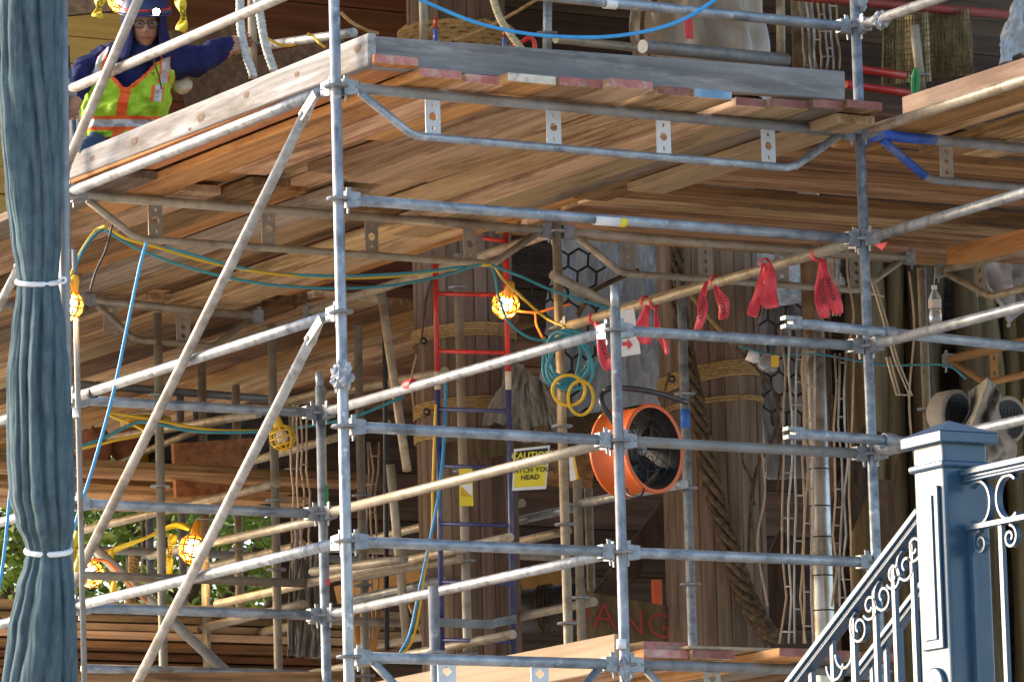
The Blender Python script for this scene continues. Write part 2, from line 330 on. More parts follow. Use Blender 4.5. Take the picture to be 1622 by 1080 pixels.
# ------------------------------------------------------------------ scaffold kit
TR = .0242
def rosette(parent, p, m=None, up=V((0, 0, 1))):
    return MB().lathe(p, up, [(-.006, .02), (-.006, .052), (0, .056), (.006, .052), (.006, .02)], 18, smooth=False).build('rosette', m or CAST, parent)
def post(label, base, top, m=GALV, rings=None, spigot=None, r=TR, group='scaffold posts'):
    base, top = V(base), V(top)
    o = thing('scaffold_post', base, label, 'scaffold post', group)
    body_top = spigot if spigot else top
    MB().tube([base, (base+body_top)/2, body_top], r, 16).build('tube', m, o)
    if spigot:
        MB().tube([spigot-(top-base).normalized()*.01, top], r*.8, 16).build('spigot', m, o)
    up = (top-base).normalized()
    for zz in rings or []:
        t = (zz-base.z)/(top.z-base.z)
        if 0 < t < 1.0: rosette(o, base.lerp(top, t), up=up)
    return o
def head(parent, p, d, m=None):                        # wedge head of a ledger at post axis p, pointing along d
    m = m or CAST
    d = V(d).normalized(); sd_ = d.cross(V((0, 0, 1))).normalized(); up = sd_.cross(d).normalized()
    h = MB()
    h.hexa([p+d*.034+sd_*.016-up*.036, p+d*.034-sd_*.016-up*.036, p+d*.098-sd_*.024-up*.03, p+d*.098+sd_*.024-up*.03],
           [p+d*.034+sd_*.016+up*.036, p+d*.034-sd_*.016+up*.036, p+d*.098-sd_*.024+up*.03, p+d*.098+sd_*.024+up*.03])
    ho = h.build('ledger_head', m, parent)
    wz = MB().hexa([p+d*.042+sd_*.0035-up*.062, p+d*.042-sd_*.0035-up*.062, p+d*.050-sd_*.0035-up*.062, p+d*.050+sd_*.0035-up*.062],
                   [p+d*.040+sd_*.0035+up*.052, p+d*.040-sd_*.0035+up*.052, p+d*.062-sd_*.0035+up*.056, p+d*.062+sd_*.0035+up*.056])
    wz.build('wedge', m, ho)
def ledger(label, p, q, m=GALV, heads=True, r=TR, group='scaffold ledgers', sag=0.0):
    p, q = V(p), V(q); d = (q-p).normalized()
    o = thing('scaffold_ledger', p, label, 'scaffold tube', group)
    a, b = (p+d*.085, q-d*.085) if heads else (p, q)
    MB().tube([a, a.lerp(b, .33)-V((0, 0, sag)), a.lerp(b, .66)-V((0, 0, sag)), b], r, 16).build('tube', m, o)
    if heads: head(o, p, d); head(o, q, -d)
    return o
def gusset(parent, c, d, h, wd, m, hole):               # flat plate with holes, in vertical plane along d
    d = V(d); up = V((0, 0, 1)); nn = d.cross(up).normalized(); t = .005
    b = MB(); hw, hh = wd/2, h/2
    def q(x, y): return c+d*x+up*y
    # plate as strips round three holes
    def ring(cy, rh, shape, y0, y1):
        N = 16; per = []
        for (ax_, ay_), (bx_, by_) in (((hw, y0), (hw, y1)), ((hw, y1), (-hw, y1)), ((-hw, y1), (-hw, y0)), ((-hw, y0), (hw, y0))):
            for k in range(4): per.append((ax_+(bx_-ax_)*k/4, ay_+(by_-ay_)*k/4))
        inner = []; outer = per
        for (x_, y_) in per:
            ang = math.atan2(y_-cy, x_); cx_, sy_ = math.cos(ang), math.sin(ang)
            k = 1/(abs(cx_)+abs(sy_)) if shape == 'diamond' else 1
            inner.append((rh[0]*cx_*k, cy+rh[1]*sy_*k))
        o = len(b.v)
        for (x, y) in inner+outer: b.v.append(q(x, y)+nn*t/2)
        for (x, y) in inner+outer: b.v.append(q(x, y)-nn*t/2)
        for i in range(N):
            j = (i+1) % N
            for f in ([i, j, N+j, N+i], [2*N+i, 3*N+i, 3*N+j, 2*N+j], [i, 2*N+i, 2*N+j, j], [N+i, N+j, 3*N+j, 3*N+i]):
                b.f.append([o+x for x in f]); b.m.append(0); b.s.append(False)
    if hole == 'round':
        ring(0, (hw*.52, hw*.52), 'o', -hh*.45, hh*.45)
        ring(hh*.68, (hw*.17, hh*.13), 'o', hh*.45, hh); ring(-hh*.68, (hw*.17, hh*.13), 'o', -hh, -hh*.45)
    elif hole == 'diamond':
        for cy in (-.62, 0, .62): ring(cy*hh, (hw*.42, hh*.2), 'diamond', (cy-.31)*hh if cy > -.6 else -hh, (cy+.31)*hh if cy < .6 else hh)
    else:
        ring(hh*.6, (hw*.55, hh*.3), 'diamond', hh*.2, hh); ring(0, (hw*.12, hh*.05), 'o', -hh*.2, hh*.2); ring(-hh*.6, (hw*.55, hh*.3), 'diamond', -hh, -hh*.2)
    b.build('gusset_plate', m, parent)
def truss(label, p, q, fr, m=GALV, pm=None, drop=.19, inset=.40, hole='round', wd=.075, m2=None, headmat=None, group='truss ledgers', r2=.0185, out=False):
    p, q = V(p), V(q); d = (q-p).normalized(); Ln = (q-p).length; up = V((0, 0, 1))
    o = thing('truss_ledger', p, label, 'scaffold truss', group)
    MB().tube([p+d*.085, (p+q)/2, q-d*.085], TR, 16).build('top_chord', m, o)
    pts = [p+d*.12-up*.02, p+d*(inset-.04)-up*(drop-.012), p+d*inset-up*drop, p+d*(inset+.05)-up*(drop+.002), (p+q)/2-up*(drop+.002), q-d*(inset+.05)-up*(drop+.002), q-d*inset-up*drop, q-d*(inset-.04)-up*(drop-.012), q-d*.12-up*.02]
    MB().tube(pts, r2, 14).build('bottom_chord', m2 or m, o)
    head(o, p, d, headmat); head(o, q, -d, headmat)
    for f in fr: gusset(o, p+d*(Ln*f)-up*(drop*.5+.003), d, drop-.033, wd, pm or PLATE, hole)
    return o
def brace(label, p, q, m=BRACE, r=.0235, group='diagonal braces', flat0=True, flat1=True):
    p, q = V(p), V(q); d = (q-p).normalized()
    o = thing('diagonal_brace', p, label, 'scaffold brace', group)
    MB().tube([p+d*.11, (p+q)/2, q-d*.11], r, 16).build('tube', m, o)
    side = d.cross(V((0, 0, 1))).normalized(); up = side.cross(d)
    for e, s in ((p, 1), (q, -1)):                      # flattened pinned ends
        b = MB(); dd = d*s
        b.hexa([e+dd*.0+up*.022-side*.006, e+dd*.0-up*.022-side*.006, e+dd*.14-up*.021-side*.02, e+dd*.14+up*.021-side*.02],
               [e+dd*.0+up*.022+side*.006, e+dd*.0-up*.022+side*.006, e+dd*.14-up*.021+side*.02, e+dd*.14+up*.021+side*.02]).build('flattened_end', m, o)
    return o
def L(k): return Z0+.5*k
RINGS = [L(k) for k in range(-12, 4)]

# --- front posts (corner, middle, right) and the row behind
post('corner scaffold post standing tallest, nearest the camera', G(0, 0, -12.6), G(0, 0, 3), GALV, RINGS)
post('front scaffold post whose open spigot top ends beside the danger flags', G(1, 0, -12.6), PY(973, 452, 0)*1.0, GALV, [L(k) for k in range(-12, -1)], spigot=PY(974, 488, 0))
post('front scaffold post beside the hanging wire armature, left of the blue newel', G(2, 0, -12.6), G(2, 0, 3), GALVB, RINGS)
post('scaffold post with green paint smears and open top behind the corner post', G(1, 1, -12.6), PY(505, 590, B), GALVB, [L(k) for k in range(-12, -1)], spigot=PY(507, 612, B))
post('scaffold post hidden behind the tied blue curtain', G(0, 1, -12.6), G(0, 1, 3), GALVB, RINGS)
post('tan scaffold post carrying the coiled teal hose', G(2, 1, -12.6), G(2, 1, 0.25), GALVT, RINGS[:13])
def pw_post(label, u0, v0, u1, v1, wd, m, ringv=(), r=TR, ground=True, group='scaffold posts'):
    t, b_ = PW(u0, v0, wd), PW(u1, v1, wd)
    d = t-b_; d.normalize()
    base = b_.copy()
    if ground: base = V((b_.x, b_.y, 0)); t = V((b_.x+(t.x-b_.x)*.0, b_.y+(t.y-b_.y)*.0, t.z))
    return post(label, base, t, m, [PW(u1+(u0-u1)*(v-v1)/(v0-v1), v, wd).z for v in ringv], r=r, group=group)
pw_post('grey scaffold post standing directly behind the red and blue ladder', 728, 385, 741, 1035, 27.3, GALVO, (440, 740, 885, 1035))
pw_post('short scaffold post with a round collar at the lower front rail', 682, 926, 690, 1080, 23.3, GALV, (1032,))
pw_post('scaffold post wrapped with blue tape right of the orange fan', 1086, 430, 1097, 1020, 26.6, GALVB, (615, 768, 923))
pw_post('scaffold post standing just right of the coiled hose post, low', 912, 755, 921, 1000, 27.5, GALVO, (795, 945))
pw_post('olive scaffold post third in the cluster right of the caution sign', 930, 770, 937, 950, 29.3, GALVT, ())
pw_post('scaffold post with single collar between the lamp cages, left rear', 417, 500, 440, 1005, 28.5, GALVO, (788, 900))
pw_post('rear scaffold post seen between the two long left braces', 371, 600, 381, 1010, 30.2, GALVT, (700, 868))
pw_post('rear scaffold post behind the yellow caution streamer', 236, 815, 240, 1015, 31.5, GALVB, (880,))
pw_post('tan scaffold post behind the hanging water bottle', 1466, 410, 1482, 1000, 28.2, GALVT, (640,))
pw_post('scaffold post standing on the upper deck behind the grey toe board', 868, -20, 866, 110, 27.2, GALVB, (52,), ground=False)
pw_post('slim tan standpipe with white collar on the upper deck', 1236, -20, 1237, 96, 27.6, GALVT, (92,), ground=False)
pw_post('post on the upper deck beside the two white ropes', 399, -20, 401, 125, 27.0, GALVO, (70,), ground=False)
pw_post('post in front of the roped trunk on the upper deck', 670, -20, 672, 75, 27.0, GALVO, (), ground=False)
pw_post('post beside the green strap on the upper deck', 1448, 40, 1460, 150, 26.0, GALVO, (120,), ground=False)

# --- front face ledgers
truss('long front truss under the plank ends, corner post to right post', G(0, 0, 0), G(2, 0, 0), (.175, .40, .61, .815), GALVD, PLATE, m2=GALVB)
ledger('long pale front rail with a small printed sticker under the top deck', G(0, 0, -1), G(2, 0, -1), GALVB)
ledger('upper guard rail above the grey toe board', G(0, 0, 1), G(2, 0, 1), GALVB)
ledger('front rail crossing the blue ladder, left of the orange fan', G(0, 0, -3), G(1, 0, -3), GALVB)
ledger('front rail with a teal painted head below the caution sign', G(0, 0, -4), G(1, 0, -4), GALVB)
truss('short front truss at the bottom edge below the blue ladder', G(0, 0, -5), G(1, 0, -5), (.35, .69), GALVB, PLATE, hole='bow', wd=.09, inset=.33)
truss('dark truss under the red plank ends at the bottom edge', G(1, 0, -5), G(2, 0, -5), (.34, .67), GALVD, PLATET, hole='bow', wd=.085, inset=.33)
ledger('front rail at flag height right of the open post top', G(1, 0, -2), G(2, 0, -2), GALVB)
ledger('scuffed dark front rail crossing the orange fan', G(1, 0, -3), G(2, 0, -3), GALVD)
ledger('lowest front rail passing in front of the twisted vines', G(1, 0, -4), G(2, 0, -4), GALVB)
# --- left face (receding to the left)
ledger('left guard rail passing in front of the worker', G(0, 0, 1), G(0, 1, 1), BRACE)
ledger('left rail under the whitewashed toe board', G(0, 0, 0), G(0, 1, 0), GALV)
ledger('left rail crossed by the long brace at mid height', G(0, 0, -2), G(0, 1, -2), GALV)
ledger('left rail just above the lowest caged lamp', G(0, 0, -4), G(0, 1, -4), GALV)
for k, s in ((-2, 'upper'), (-3, 'middle'), (-4, 'lower')):
    ledger(s+' rail end poking out left of the curtain', G(0, 1, k), G(0, 1.6, k), GALV, heads=False)
ledger('rail from the open post top receding left past the caution sign top', G(1, 0, -2), G(1, 1, -2), GALV)
ledger('rail receding left in front of the caution sign', G(1, 0, -3), G(1, 1, -3), GALVO)
ledger('rail receding left below the blue ladder middle rungs', G(1, 0, -4), G(1, 1, -4), GALV)
ledger('second row rail below the teal cord, curtain to green smeared post', G(0, 1, -2), G(1, 1, -2), GALVB)
ledger('second row rail with a white band near the green smeared post', G(0, 1, -3), G(1, 1, -3), GALVB)
ledger('second row rail with red and teal paint marks', G(0, 1, -4), G(1, 1, -4), GALVB)
truss('second row truss hung with teal and yellow cables', G(0, 1, 0), G(2, 1, 0), (.175, .40, .61, .815), GALVO, PLATET)
truss('second row truss with diamond holes behind the flagged rail', G(2, 1, 0), G(3.62, 1, 0), (.19, .40, .61, .82), GALVO, PLATET, hole='diamond', wd=.085)
truss('third row truss with diamond holes at far left', G(1, 2, 0), PY(424, 503, 2*B), (.17, .55), GALVO, PLATET, hole='diamond', wd=.085, inset=.36)
ledger('tan rail behind the ladder top receding left', G(2, 1, 0), G(2, 2, 0), GALVT)
ledger('cream rail hung with red danger flags', G(2, 0, -1), G(2, 1, -1), GALVT)
# --- right bay (coming towards the camera)
for k, s in ((1, 'upper right guard rail wrapped with clear tape'), (0, 'right rail under the knotty pine toe board'), (-1, 'right rail above the tiny red flag'), (-2, 'right rail crossing the water bottle'), (-3, 'right rail passing behind the blue newel cap')):
    ledger(s, G(2, 0, k), G(2, -1, k), GALVT if k == 0 else GALV)
truss('dark truss with cobalt blue painted end at right', G(2, 0, 0), G(4, 0, 0), (.175, .40, .61, .815), GALVD, PLATET, hole='diamond', m2=GALVD, headmat=COBALT)
cobt = [o for o in bpy.data.objects if o.get('label', '').startswith('dark truss with cobalt')][0]
q_ = G(2, 0, 0); MB().tube([q_+V((.09, 0, 0)), q_+V((.42, 0, 0))], TR+.001, 14).build('painted_end', COBALT, cobt)
MB().tube([q_+V((.12, 0, -.02)), q_+V((.36, 0, -.178))], .0196, 14).build('painted_strut', COBALT, cobt)
ob = thing('clamped_tube', PY(1252, 512, -.06), 'loose open ended tube clamped across the right post at flag height', 'scaffold tube', 'clamped tubes')
p0, p1 = PY(1252, 511, -.075), PY(1640, 551, -.075)
MB().tube([p0, p1], TR, 16).build('tube', GALVB, ob)
(MB().box(p0+V((-.005, 0, .019)), .07, .046, .018).box(p0+V((-.005, 0, -.019)), .07, .046, .018).box(p0+V((.035, 0, 0)), .03, .05, .054)).build('end_claw', CAST, ob)
MB().lathe(PY(1408, 529, -.075)-V((.03, 0, 0)), (1, 0, 0), [(0, .03), (.0, .036), (.06, .036), (.06, .03)], 14).build('clamp', CAST, ob)
ob = thing('clamped_tube', PY(1256, 686, -.06), 'loose open ended tube clamped across the right post left of the newel', 'scaffold tube', 'clamped tubes')
p0, p1 = PY(1256, 686, -.075), PY(1475, 703, -.075)
MB().tube([p0, p1], TR, 16).build('tube', GALVB, ob)
(MB().box(p0+V((-.005, 0, .019)), .07, .046, .018).box(p0+V((-.005, 0, -.019)), .07, .046, .018).box(p0+V((.035, 0, 0)), .03, .05, .054)).build('end_claw', CAST, ob)
MB().lathe(PY(1408, 698, -.075)-V((.03, 0, 0)), (1, 0, 0), [(0, .03), (.0, .036), (.06, .036), (.06, .03)], 14).build('clamp', CAST, ob)
# --- diagonal braces on the left face
brace('top left diagonal brace passing in front of the worker', G(0, 1, 0)+V((-.05, -.02, .03)), PX(245, -60, -.05), BRACE)
brace('long diagonal brace from the top deck corner down to the curtain', G(0, 0, 0)+V((-.05, .1, -.02)), G(0, 1, -4)+V((-.05, -.05, .03)), BRACE)
brace('lower diagonal brace from mid corner post to the bottom edge', G(0, 0, -2)+V((-.05, .09, -.02)), PX(180, 1155, -.05), BRACE)
brace('diagonal brace stub left of the curtain', PX(45, 395, -.05), PX(-60, 600, -.05), BRACE)
# --- rear tubes
def rear(label, a, b, m=GALVT, r=TR): return ledger(label, PW(*a), PW(*b), m, heads=False, r=r, group='rear scaffold tubes')
rear('tan rear tube clamped to the leaning pole left of the trunk', (440, 641, 30.5), (705, 588, 28.0))
rear('grey rear tube with a red head below the blue ladder', (545, 917, 28.6), (728, 884, 27.3), GALVO)
rear('grey rear tube behind the lowest left of the ladder', (545, 953, 28.9), (700, 918, 28.0), GALV)
rear('rear tube under the orange fan', (920, 797, 27.6), (1084, 766, 26.6), GALV)
rear('rear tube between the caution sign and hose post, low', (816, 826, 28.6), (905, 805, 28.0), GALV)
rear('bent tan rear tube below the caution sign', (820, 858, 29), (900, 840, 28.4), GALVT)
rear('rear tube running from the lit lamp to the green smeared post', (238, 880, 31.2), (508, 823, 25.9), GALVO)
rear('thin rear tube above the foliage', (300, 905, 31.5), (480, 862, 29.5), GALVO)
rear('rear tube with maroon end left of the green smeared post', (495, 905, 28.2), (640, 885, 27.2), GALVO)
rear('lower rear tube behind the crossing braces', (285, 1003, 30), (480, 956, 28.5), GALVO)
rear('rear tube at deck edge in the lower left', (360, 1010, 30.5), (500, 985, 29), GALVO)
rear('dark crossed brace behind the lowest rail', (150, 868, 29), (360, 1065, 29), GALVD, .03)
rear('bent tan tube under the rear platform', (170, 740, 30.2), (345, 668, 29.2), GALVT, .02)
rear('tan tube under the second platform, left', (130, 840, 30.4), (440, 765, 28.6), GALVT)
rear('tan tube above the terracotta sacks', (128, 702, 30.2), (410, 655, 28.6), GALVT)
rear('tan tube above the second row rail', (445, 640, 29.5), (512, 620, 28.8), GALVT)
rear('dark rear beam tube over the left lamps', (120, 608, 29.6), (430, 632, 30.8), GALVD)
rear('dark rear tube edging the platform with sacks', (120, 733, 28.6), (445, 760, 30.2), GALVD)
rear('leaning pale pole left of the roped trunk', (603, 460, 28.2), (645, 745, 27.8), GALVT)
rear('lower half of the leaning pole left of the trunk', (618, 735, 28.2), (645, 1020, 28.2), GALVO)
rear('dark standing conduit left of the leaning pole', (609, 470, 28.5), (613, 1030, 28.5), BSTEEL, .014)
rear('thin dark conduit with white coupler beside the curtain', (118, 395, 24.0), (134, 1085, 24.0), GALVD, .0135)
rear('grey tube angling from hose post to the open post top', (875, 435, 26.05), (985, 492, 26.4), GALVO)
rear('second tube running above the flagged rail', (975, 492, 27.4), (1100, 455, 26.6), GALVT)
rear('light tube on the upper deck behind the corner post', (425, 72, 26.8), (560, 52, 25.9), GALV)
rear('olive rail on the upper deck right of the ropes', (880, 62, 27.6), (1060, 82, 28.3), GALVO)
rear('dark beam lying along the grey toe board', (1018, 74, 26.2), (1245, 96, 27.0), GALVD, .035)
rear('brown tube left edge below the upper deck', (-20, 480, 27), (135, 490, 28), GALVD)
REARL = ['rear tube crossing the foliage level with the low lit lamp', 'rear tube along the bottom before the lumber stack', 'rear level tube through the feet of the bamboo poles', 'rear tan level tube crossing behind the ladder below the caution sign', 'rear tan tube slanting from the ladder right rail down to the foliage', 'lowest rear tube slanting behind the ladder foot', 'rear tan tube slanting behind the ladder at yellow tag height', 'rear tube slanting from the right post cluster past the ladder foot', 'dark level rear tube along the top of the foliage', 'rear tan tube slanting behind the unlit lamp']
REARQ = ['rear upright just right of the yellow streamer post', 'tan rear upright right of the lit lamp at the brace crossing', 'rear upright right of the corner post beside the bamboo poles', 'rear upright just left of the green smeared post', 'dull grey rear upright directly behind the lamp at the brace crossing']
for n_, (a_, b_, m_) in enumerate([(G(1, 2, -3), G(2, 2, -3), GALVO), (G(1, 2, -4), G(2.2, 2, -4), GALVB), (G(2, 2, -3.4), G(3, 2, -3.4), GALVO), (G(2, 2, -2.6), G(3.2, 2, -2.6), GALVT), (G(2, 1.2, -3), G(2, 2.4, -3), GALVT), (G(2, 1.2, -4), G(2, 2.4, -4), GALVO), (G(3, 2, -2), G(3, 3, -2), GALVT), (G(2.6, 1.4, -3.5), G(2.6, 2.6, -3.5), GALVO), (G(2, 3, -2), G(4, 3, -2), GALVD), (G(2.6, 2.2, -1), G(2.6, 3.2, -1), GALVT)]):
    ledger(REARL[n_], a_, b_, m_, heads=False, group='rear scaffold tubes')
for n_, (i_, j_, m_) in enumerate(((1.35, 2, GALVO), (2.0, 2.45, GALVT), (2.25, 2.0, GALVO), (2.9, 2.9, GALVO), (2.35, 2.9, GALVD))):
    post(REARQ[n_], G(i_, j_, -12.6), G(i_, j_, -.1), m_, [L(k) for k in (-5, -4, -3, -2, -1)], group='rear upright posts')
# brown trusses at the right, one bay back
truss('tan truss with diamond plate above the water bottle', PX(1478, 432, 3.62*A), PX(1760, 360, 3.62*A), (.27, .6), GALVT, PLATET, hole='diamond', wd=.08, inset=.52, drop=.2)
truss('amber brown truss over the beige gear bag', PX(1490, 573, 3.75*A), PX(1770, 505, 3.75*A), (.31, .62), wood('amber', [(.3, .17, .07), (.45, .28, .13)], 'Y', rnd=0), wood('amber', [(.3, .17, .07), (.45, .28, .13)], 'Y', rnd=0), hole='none', wd=.07, inset=.42, drop=.17)
# ------------------------------------------------------------------ timber decks
def deck(label, loc, group='plank decks'): return thing('plank_deck', loc, label, 'plank deck', group)
def plank(parent, x0, x1, y0, y1, z, th=.042, axis='Y', end=None, m=None, tilt=0.0, skew=0.0):
    mm = m or PLANK[axis][RNG.choice([0, 0, 0, 1, 1, 2, 2, 3, 3, 4])]
    b = MB(); gp = RNG.uniform(.003, .011); sk_ = RNG.uniform(-.012, .012); skew = skew+sk_
    if axis == 'Y': x0 += gp; x1 -= gp
    else: y0 += gp; y1 -= gp
    if axis == 'Y':
        bt = [(x0, y0, z), (x1, y0, z), (x1+skew, y1, z+tilt), (x0+skew, y1, z+tilt)]
    else:
        bt = [(x0, y0, z), (x1, y0+skew, z+tilt), (x1, y1+skew, z+tilt), (x0, y1, z)]
    tp = [(p[0], p[1], p[2]+th) for p in bt]
    fm = [0]*6
    if end: fm[2 if axis == 'Y' else 5] = 1
    b.hexa(bt, tp, faces_mi=fm)
    o = b.build('plank', [mm, end] if end else [mm], parent)
    bv = o.modifiers.new('edge', 'BEVEL'); bv.width = .004; bv.segments = 1
    return o
D0 = deck('upper plank deck with painted red, white and blue plank ends', (A, .5*B, Z0+.03))
ENDS = [(590, 667, 103, .078, REDWORN), (663, 735, 125, .028, REDWORN), (736, 803, 134, .028, REDWORN), (804, 884, 133, .030, WHTWORN), (885, 960, 139, .028, REDWORN), (961, 1039, 141, .030, REDWORN), (1041, 1097, 152, .026, REDDULL), (1098, 1163, 157, .028, BLUWORN), (1164, 1217, 170, .026, REDDULL), (1218, 1285, 172, .027, REDDULL), (1286, 1341, 173, .03, REDDULL), (1342, 1400, 174, .034, REDDULL)]
for (u0, u1, vb, zb, em) in ENDS:
    p = PZ((u0+u1)/2, vb, zb); q0 = PY(u0, vb, p.y); q1 = PY(u1, vb, p.y)
    ln = RNG.choice([1.3, 2.1, 2.95, 3.1, 3.3, 2.6])
    plank(D0, q0.x+.001, q1.x-.002, p.y, ln, Z0+zb, end=em, tilt=RNG.choice([0, 0, .012, .02, .035]))
p = PZ(1360, 190, .0); q0 = PY(1326, 190, p.y); q1 = PY(1393, 190, p.y)
plank(D0, q0.x, q1.x, p.y+.02, 1.6, Z0-.013, end=PLANK['Y'][0])
# inner planks under / between (second layer closing gaps, and the rear bay)
x = .13
while x < 2.7:
    plank(D0, x+.002, x+.233, .12+RNG.uniform(0, .1), 2.9, Z0+.082+RNG.uniform(0, .03)); x += .235
x = .09; n = 0
while x < 2.62:
    y0 = 2.55+RNG.uniform(-.25, .3); zz = Z0+.028+(.045 if n % 3 == 1 else 0)+RNG.uniform(0, .01)
    plank(D0, x+.002, x+.233, y0, 6.1+RNG.uniform(-.3, .3), zz, tilt=RNG.uniform(-.01, .01)); x += .235; n += 1
x = -1.0
while x < 4.2:
    plank(D0, x+.002, x+.233, 5.4+RNG.uniform(-.3, .3), 11.9+RNG.uniform(0, .2), Z0+.03+RNG.uniform(0, .06)); x += .235
# right deck (coming towards camera): planks along Y, then planks along X behind
D1 = deck('right plank deck under the knotty pine toe board', (3.6, -1.2, Z0+.03))
x = 2.92
while x < 6.0:
    plank(D1, x+.002, x+.233, -3.4, .45+RNG.uniform(-.1, .2), Z0+.03+RNG.choice([0, 0, .045])+RNG.uniform(0, .01)); x += .235
y = .1
D2 = deck('right rear plank deck running across behind the cobalt truss', (4, 1.6, Z0+.03))
while y < 3.3:
    plank(D2, 2.86+RNG.uniform(-.1, .05), 6.6, y+.003, y+.232, Z0+.085+RNG.choice([0, 0, .04])+RNG.uniform(0, .01), axis='X', m=PLANK['X'][RNG.choice([0, 1, 1, 1, 2])], tilt=RNG.uniform(-.01, .01)); y += .235
# rear left platform
D3 = deck('rear platform stacked with sacks and pails, left', (2, 6.4, Z0-.9))
y = 5.75; n = 0
while y < 7.7:
    plank(D3, .3+RNG.uniform(-.2, .2), 3.3+RNG.uniform(-.2, .2), y+.003, y+.232, Z0-.88+RNG.choice([0, .045])+RNG.uniform(0, .01), axis='X', tilt=RNG.uniform(-.02, .02)); y += .235
# lower deck
D4 = deck('lower plank deck with red ends at the bottom edge', (A*1.5, 1.2, L(-5)+.03))
for (u0, u1, vb, zb, em) in [(1019, 1093, 1043, .03, REDWORN), (1094, 1169, 1044, .03, REDDULL), (1234, 1300, 1041, .03, REDDULL), (1301, 1360, 1044, .03, REDDULL), (1361, 1420, 1047, .03, REDDULL)]:
    p = PZ((u0+u1)/2, vb, -2.5+zb); q0 = PY(u0, vb, p.y); q1 = PY(u1, vb, p.y)
    plank(D4, q0.x+.001, q1.x-.002, p.y, 3.0, L(-5)+zb, end=em)
p = PZ(1060, 1030, -2.425); plank(D4, PY(1019, 1028, p.y).x, PY(1096, 1030, p.y).x, p.y+.01, 2.9, L(-5)+.074, end=REDWORN)
p = PZ(1200, 1024, -2.42); plank(D4, PY(1110, 1024, p.y).x, PY(1330, 1026, p.y).x, p.y+.12, 2.9, L(-5)+.075, th=.016, m=PLY['Y'])
x = 1.45
while x < 2.8:
    plank(D4, x+.002, x+.233, 2.6, 6.0, L(-5)+.08); x += .235

# toe boards
def board(name, label, cat, pts_b, pts_t, thick, m, group=None):     # quad: bottom-left, bottom-right, top-right, top-left facing viewer; thick vector away
    t = V(thick); bl, br = pts_b; tl, tr = pts_t
    o = MB().hexa([bl, br, V(br)+t, V(bl)+t], [tl, tr, V(tr)+t, V(tl)+t]).build(name, m)
    bv = o.modifiers.new('edge', 'BEVEL'); bv.width = .005; bv.segments = 1
    return tag(o, label, cat, group)
def zl(p, z): return V((p.x, p.y, z))
a0, a1 = PX(108, 285, .08), PX(583, 104, .08); b0, b1 = PX(116, 243, .08), PX(583, 52, .08)
tb = board('toe_board', 'whitewashed knotty toe board along the left deck edge below the worker', 'toe board', (a0, a1), (b0, b1), (.042, 0, 0), TOEW)
KNOT = mat('wood_knot', [(.10, .06, .04), (.22, .15, .11)], 60, rough=.9, bump=.4)
for (u, v, r_) in ((146, 251, .016), (213, 224, .02), (318, 187, .024), (390, 151, .018), (300, 205, .01), (470, 118, .014), (566, 78, .02)):
    c = PX(u, v, .0785); b = MB()
    b.grid(lambda q, t: c+V((-.0015*(1-t), math.cos(q*2*PI)*r_*1.5*t*(1+.2*math.sin(q*19)), math.sin(q*2*PI)*r_*t*(1+.2*math.cos(q*13)))), 18, 2, wrap=True).build('knot', KNOT, tb)
a0, a1 = PY(590, 108, -.11), PY(1339, 159, -.11); b0, b1 = PY(589, 57, -.11), PY(1339, 113, -.11)
board('toe_board', 'grey painted toe board along the front deck edge', 'toe board', (a0, a1), (b0, b1), (0, .042, 0), TOEG)
a0, a1 = PX(1429, 183, 3.0), PX(1700, 97, 3.0); b0, b1 = PX(1428, 154, 3.0), PX(1700, 66, 3.0)
board('toe_board', 'knotty pine toe board with swirling grain at top right', 'toe board', (a0, a1), (b0, b1), (.042, 0, 0), TOET)
a0, a1 = PX(560, 1140, A+.06), PX(974, 1060, A+.06); b0, b1 = PX(560, 1086, A+.06), PX(974, 1003, A+.06)
board('toe_board', 'pale plywood toe board rising to the open post at the bottom', 'toe board', (a0, a1), (b0, b1), (.03, 0, 0), PLY['Y'])
a0, a1 = PY(120, 1128, B+.06), PY(545, 1136, B+.06); b0, b1 = PY(120, 1067, B+.06), PY(545, 1062, B+.06)
board('toe_board', 'brown toe board along the bottom edge at left', 'toe board', (a0, a1), (b0, b1), (0, .04, 0), PLANK['X'][1])
# loose blocks under the rear decks
for i, (u, v, wd_) in enumerate([(205, 462, 28.6), (425, 480, 29)]):
    q = PW(u, v, wd_); o = MB().box(q, .26, .5, .05).build('timber_block', PLANK['Y'][i]); tag(o, ['pale timber block under the deck left of the long brace', 'orange timber block under the deck right of the long brace'][i], 'timber block')
# edge beams
o = MB().hexa([PX(1500, 418, 3.5*A), PX(1700, 370, 3.5*A), PX(1700, 370, 3.5*A)+V((.1, 0, 0)), PX(1500, 418, 3.5*A)+V((.1, 0, 0))], [PX(1500, 392, 3.5*A), PX(1700, 344, 3.5*A), PX(1700, 344, 3.5*A)+V((.1, 0, 0)), PX(1500, 392, 3.5*A)+V((.1, 0, 0))]).build('deck_edge_beam', PLANK['Y'][2]); tag(o, 'orange deck edge beam above the tan truss at right', 'beam')
D5 = deck('right middle plank deck behind the water bottle', (5.4, .8, Z0-.95))
for i in range(7): plank(D5, 4.9+.235*i, 4.9+.235*i+.23, -2.2, 1.75, Z0-.93+.02*(i % 2), m=PLANK['Y'][2 if i < 2 else 0])
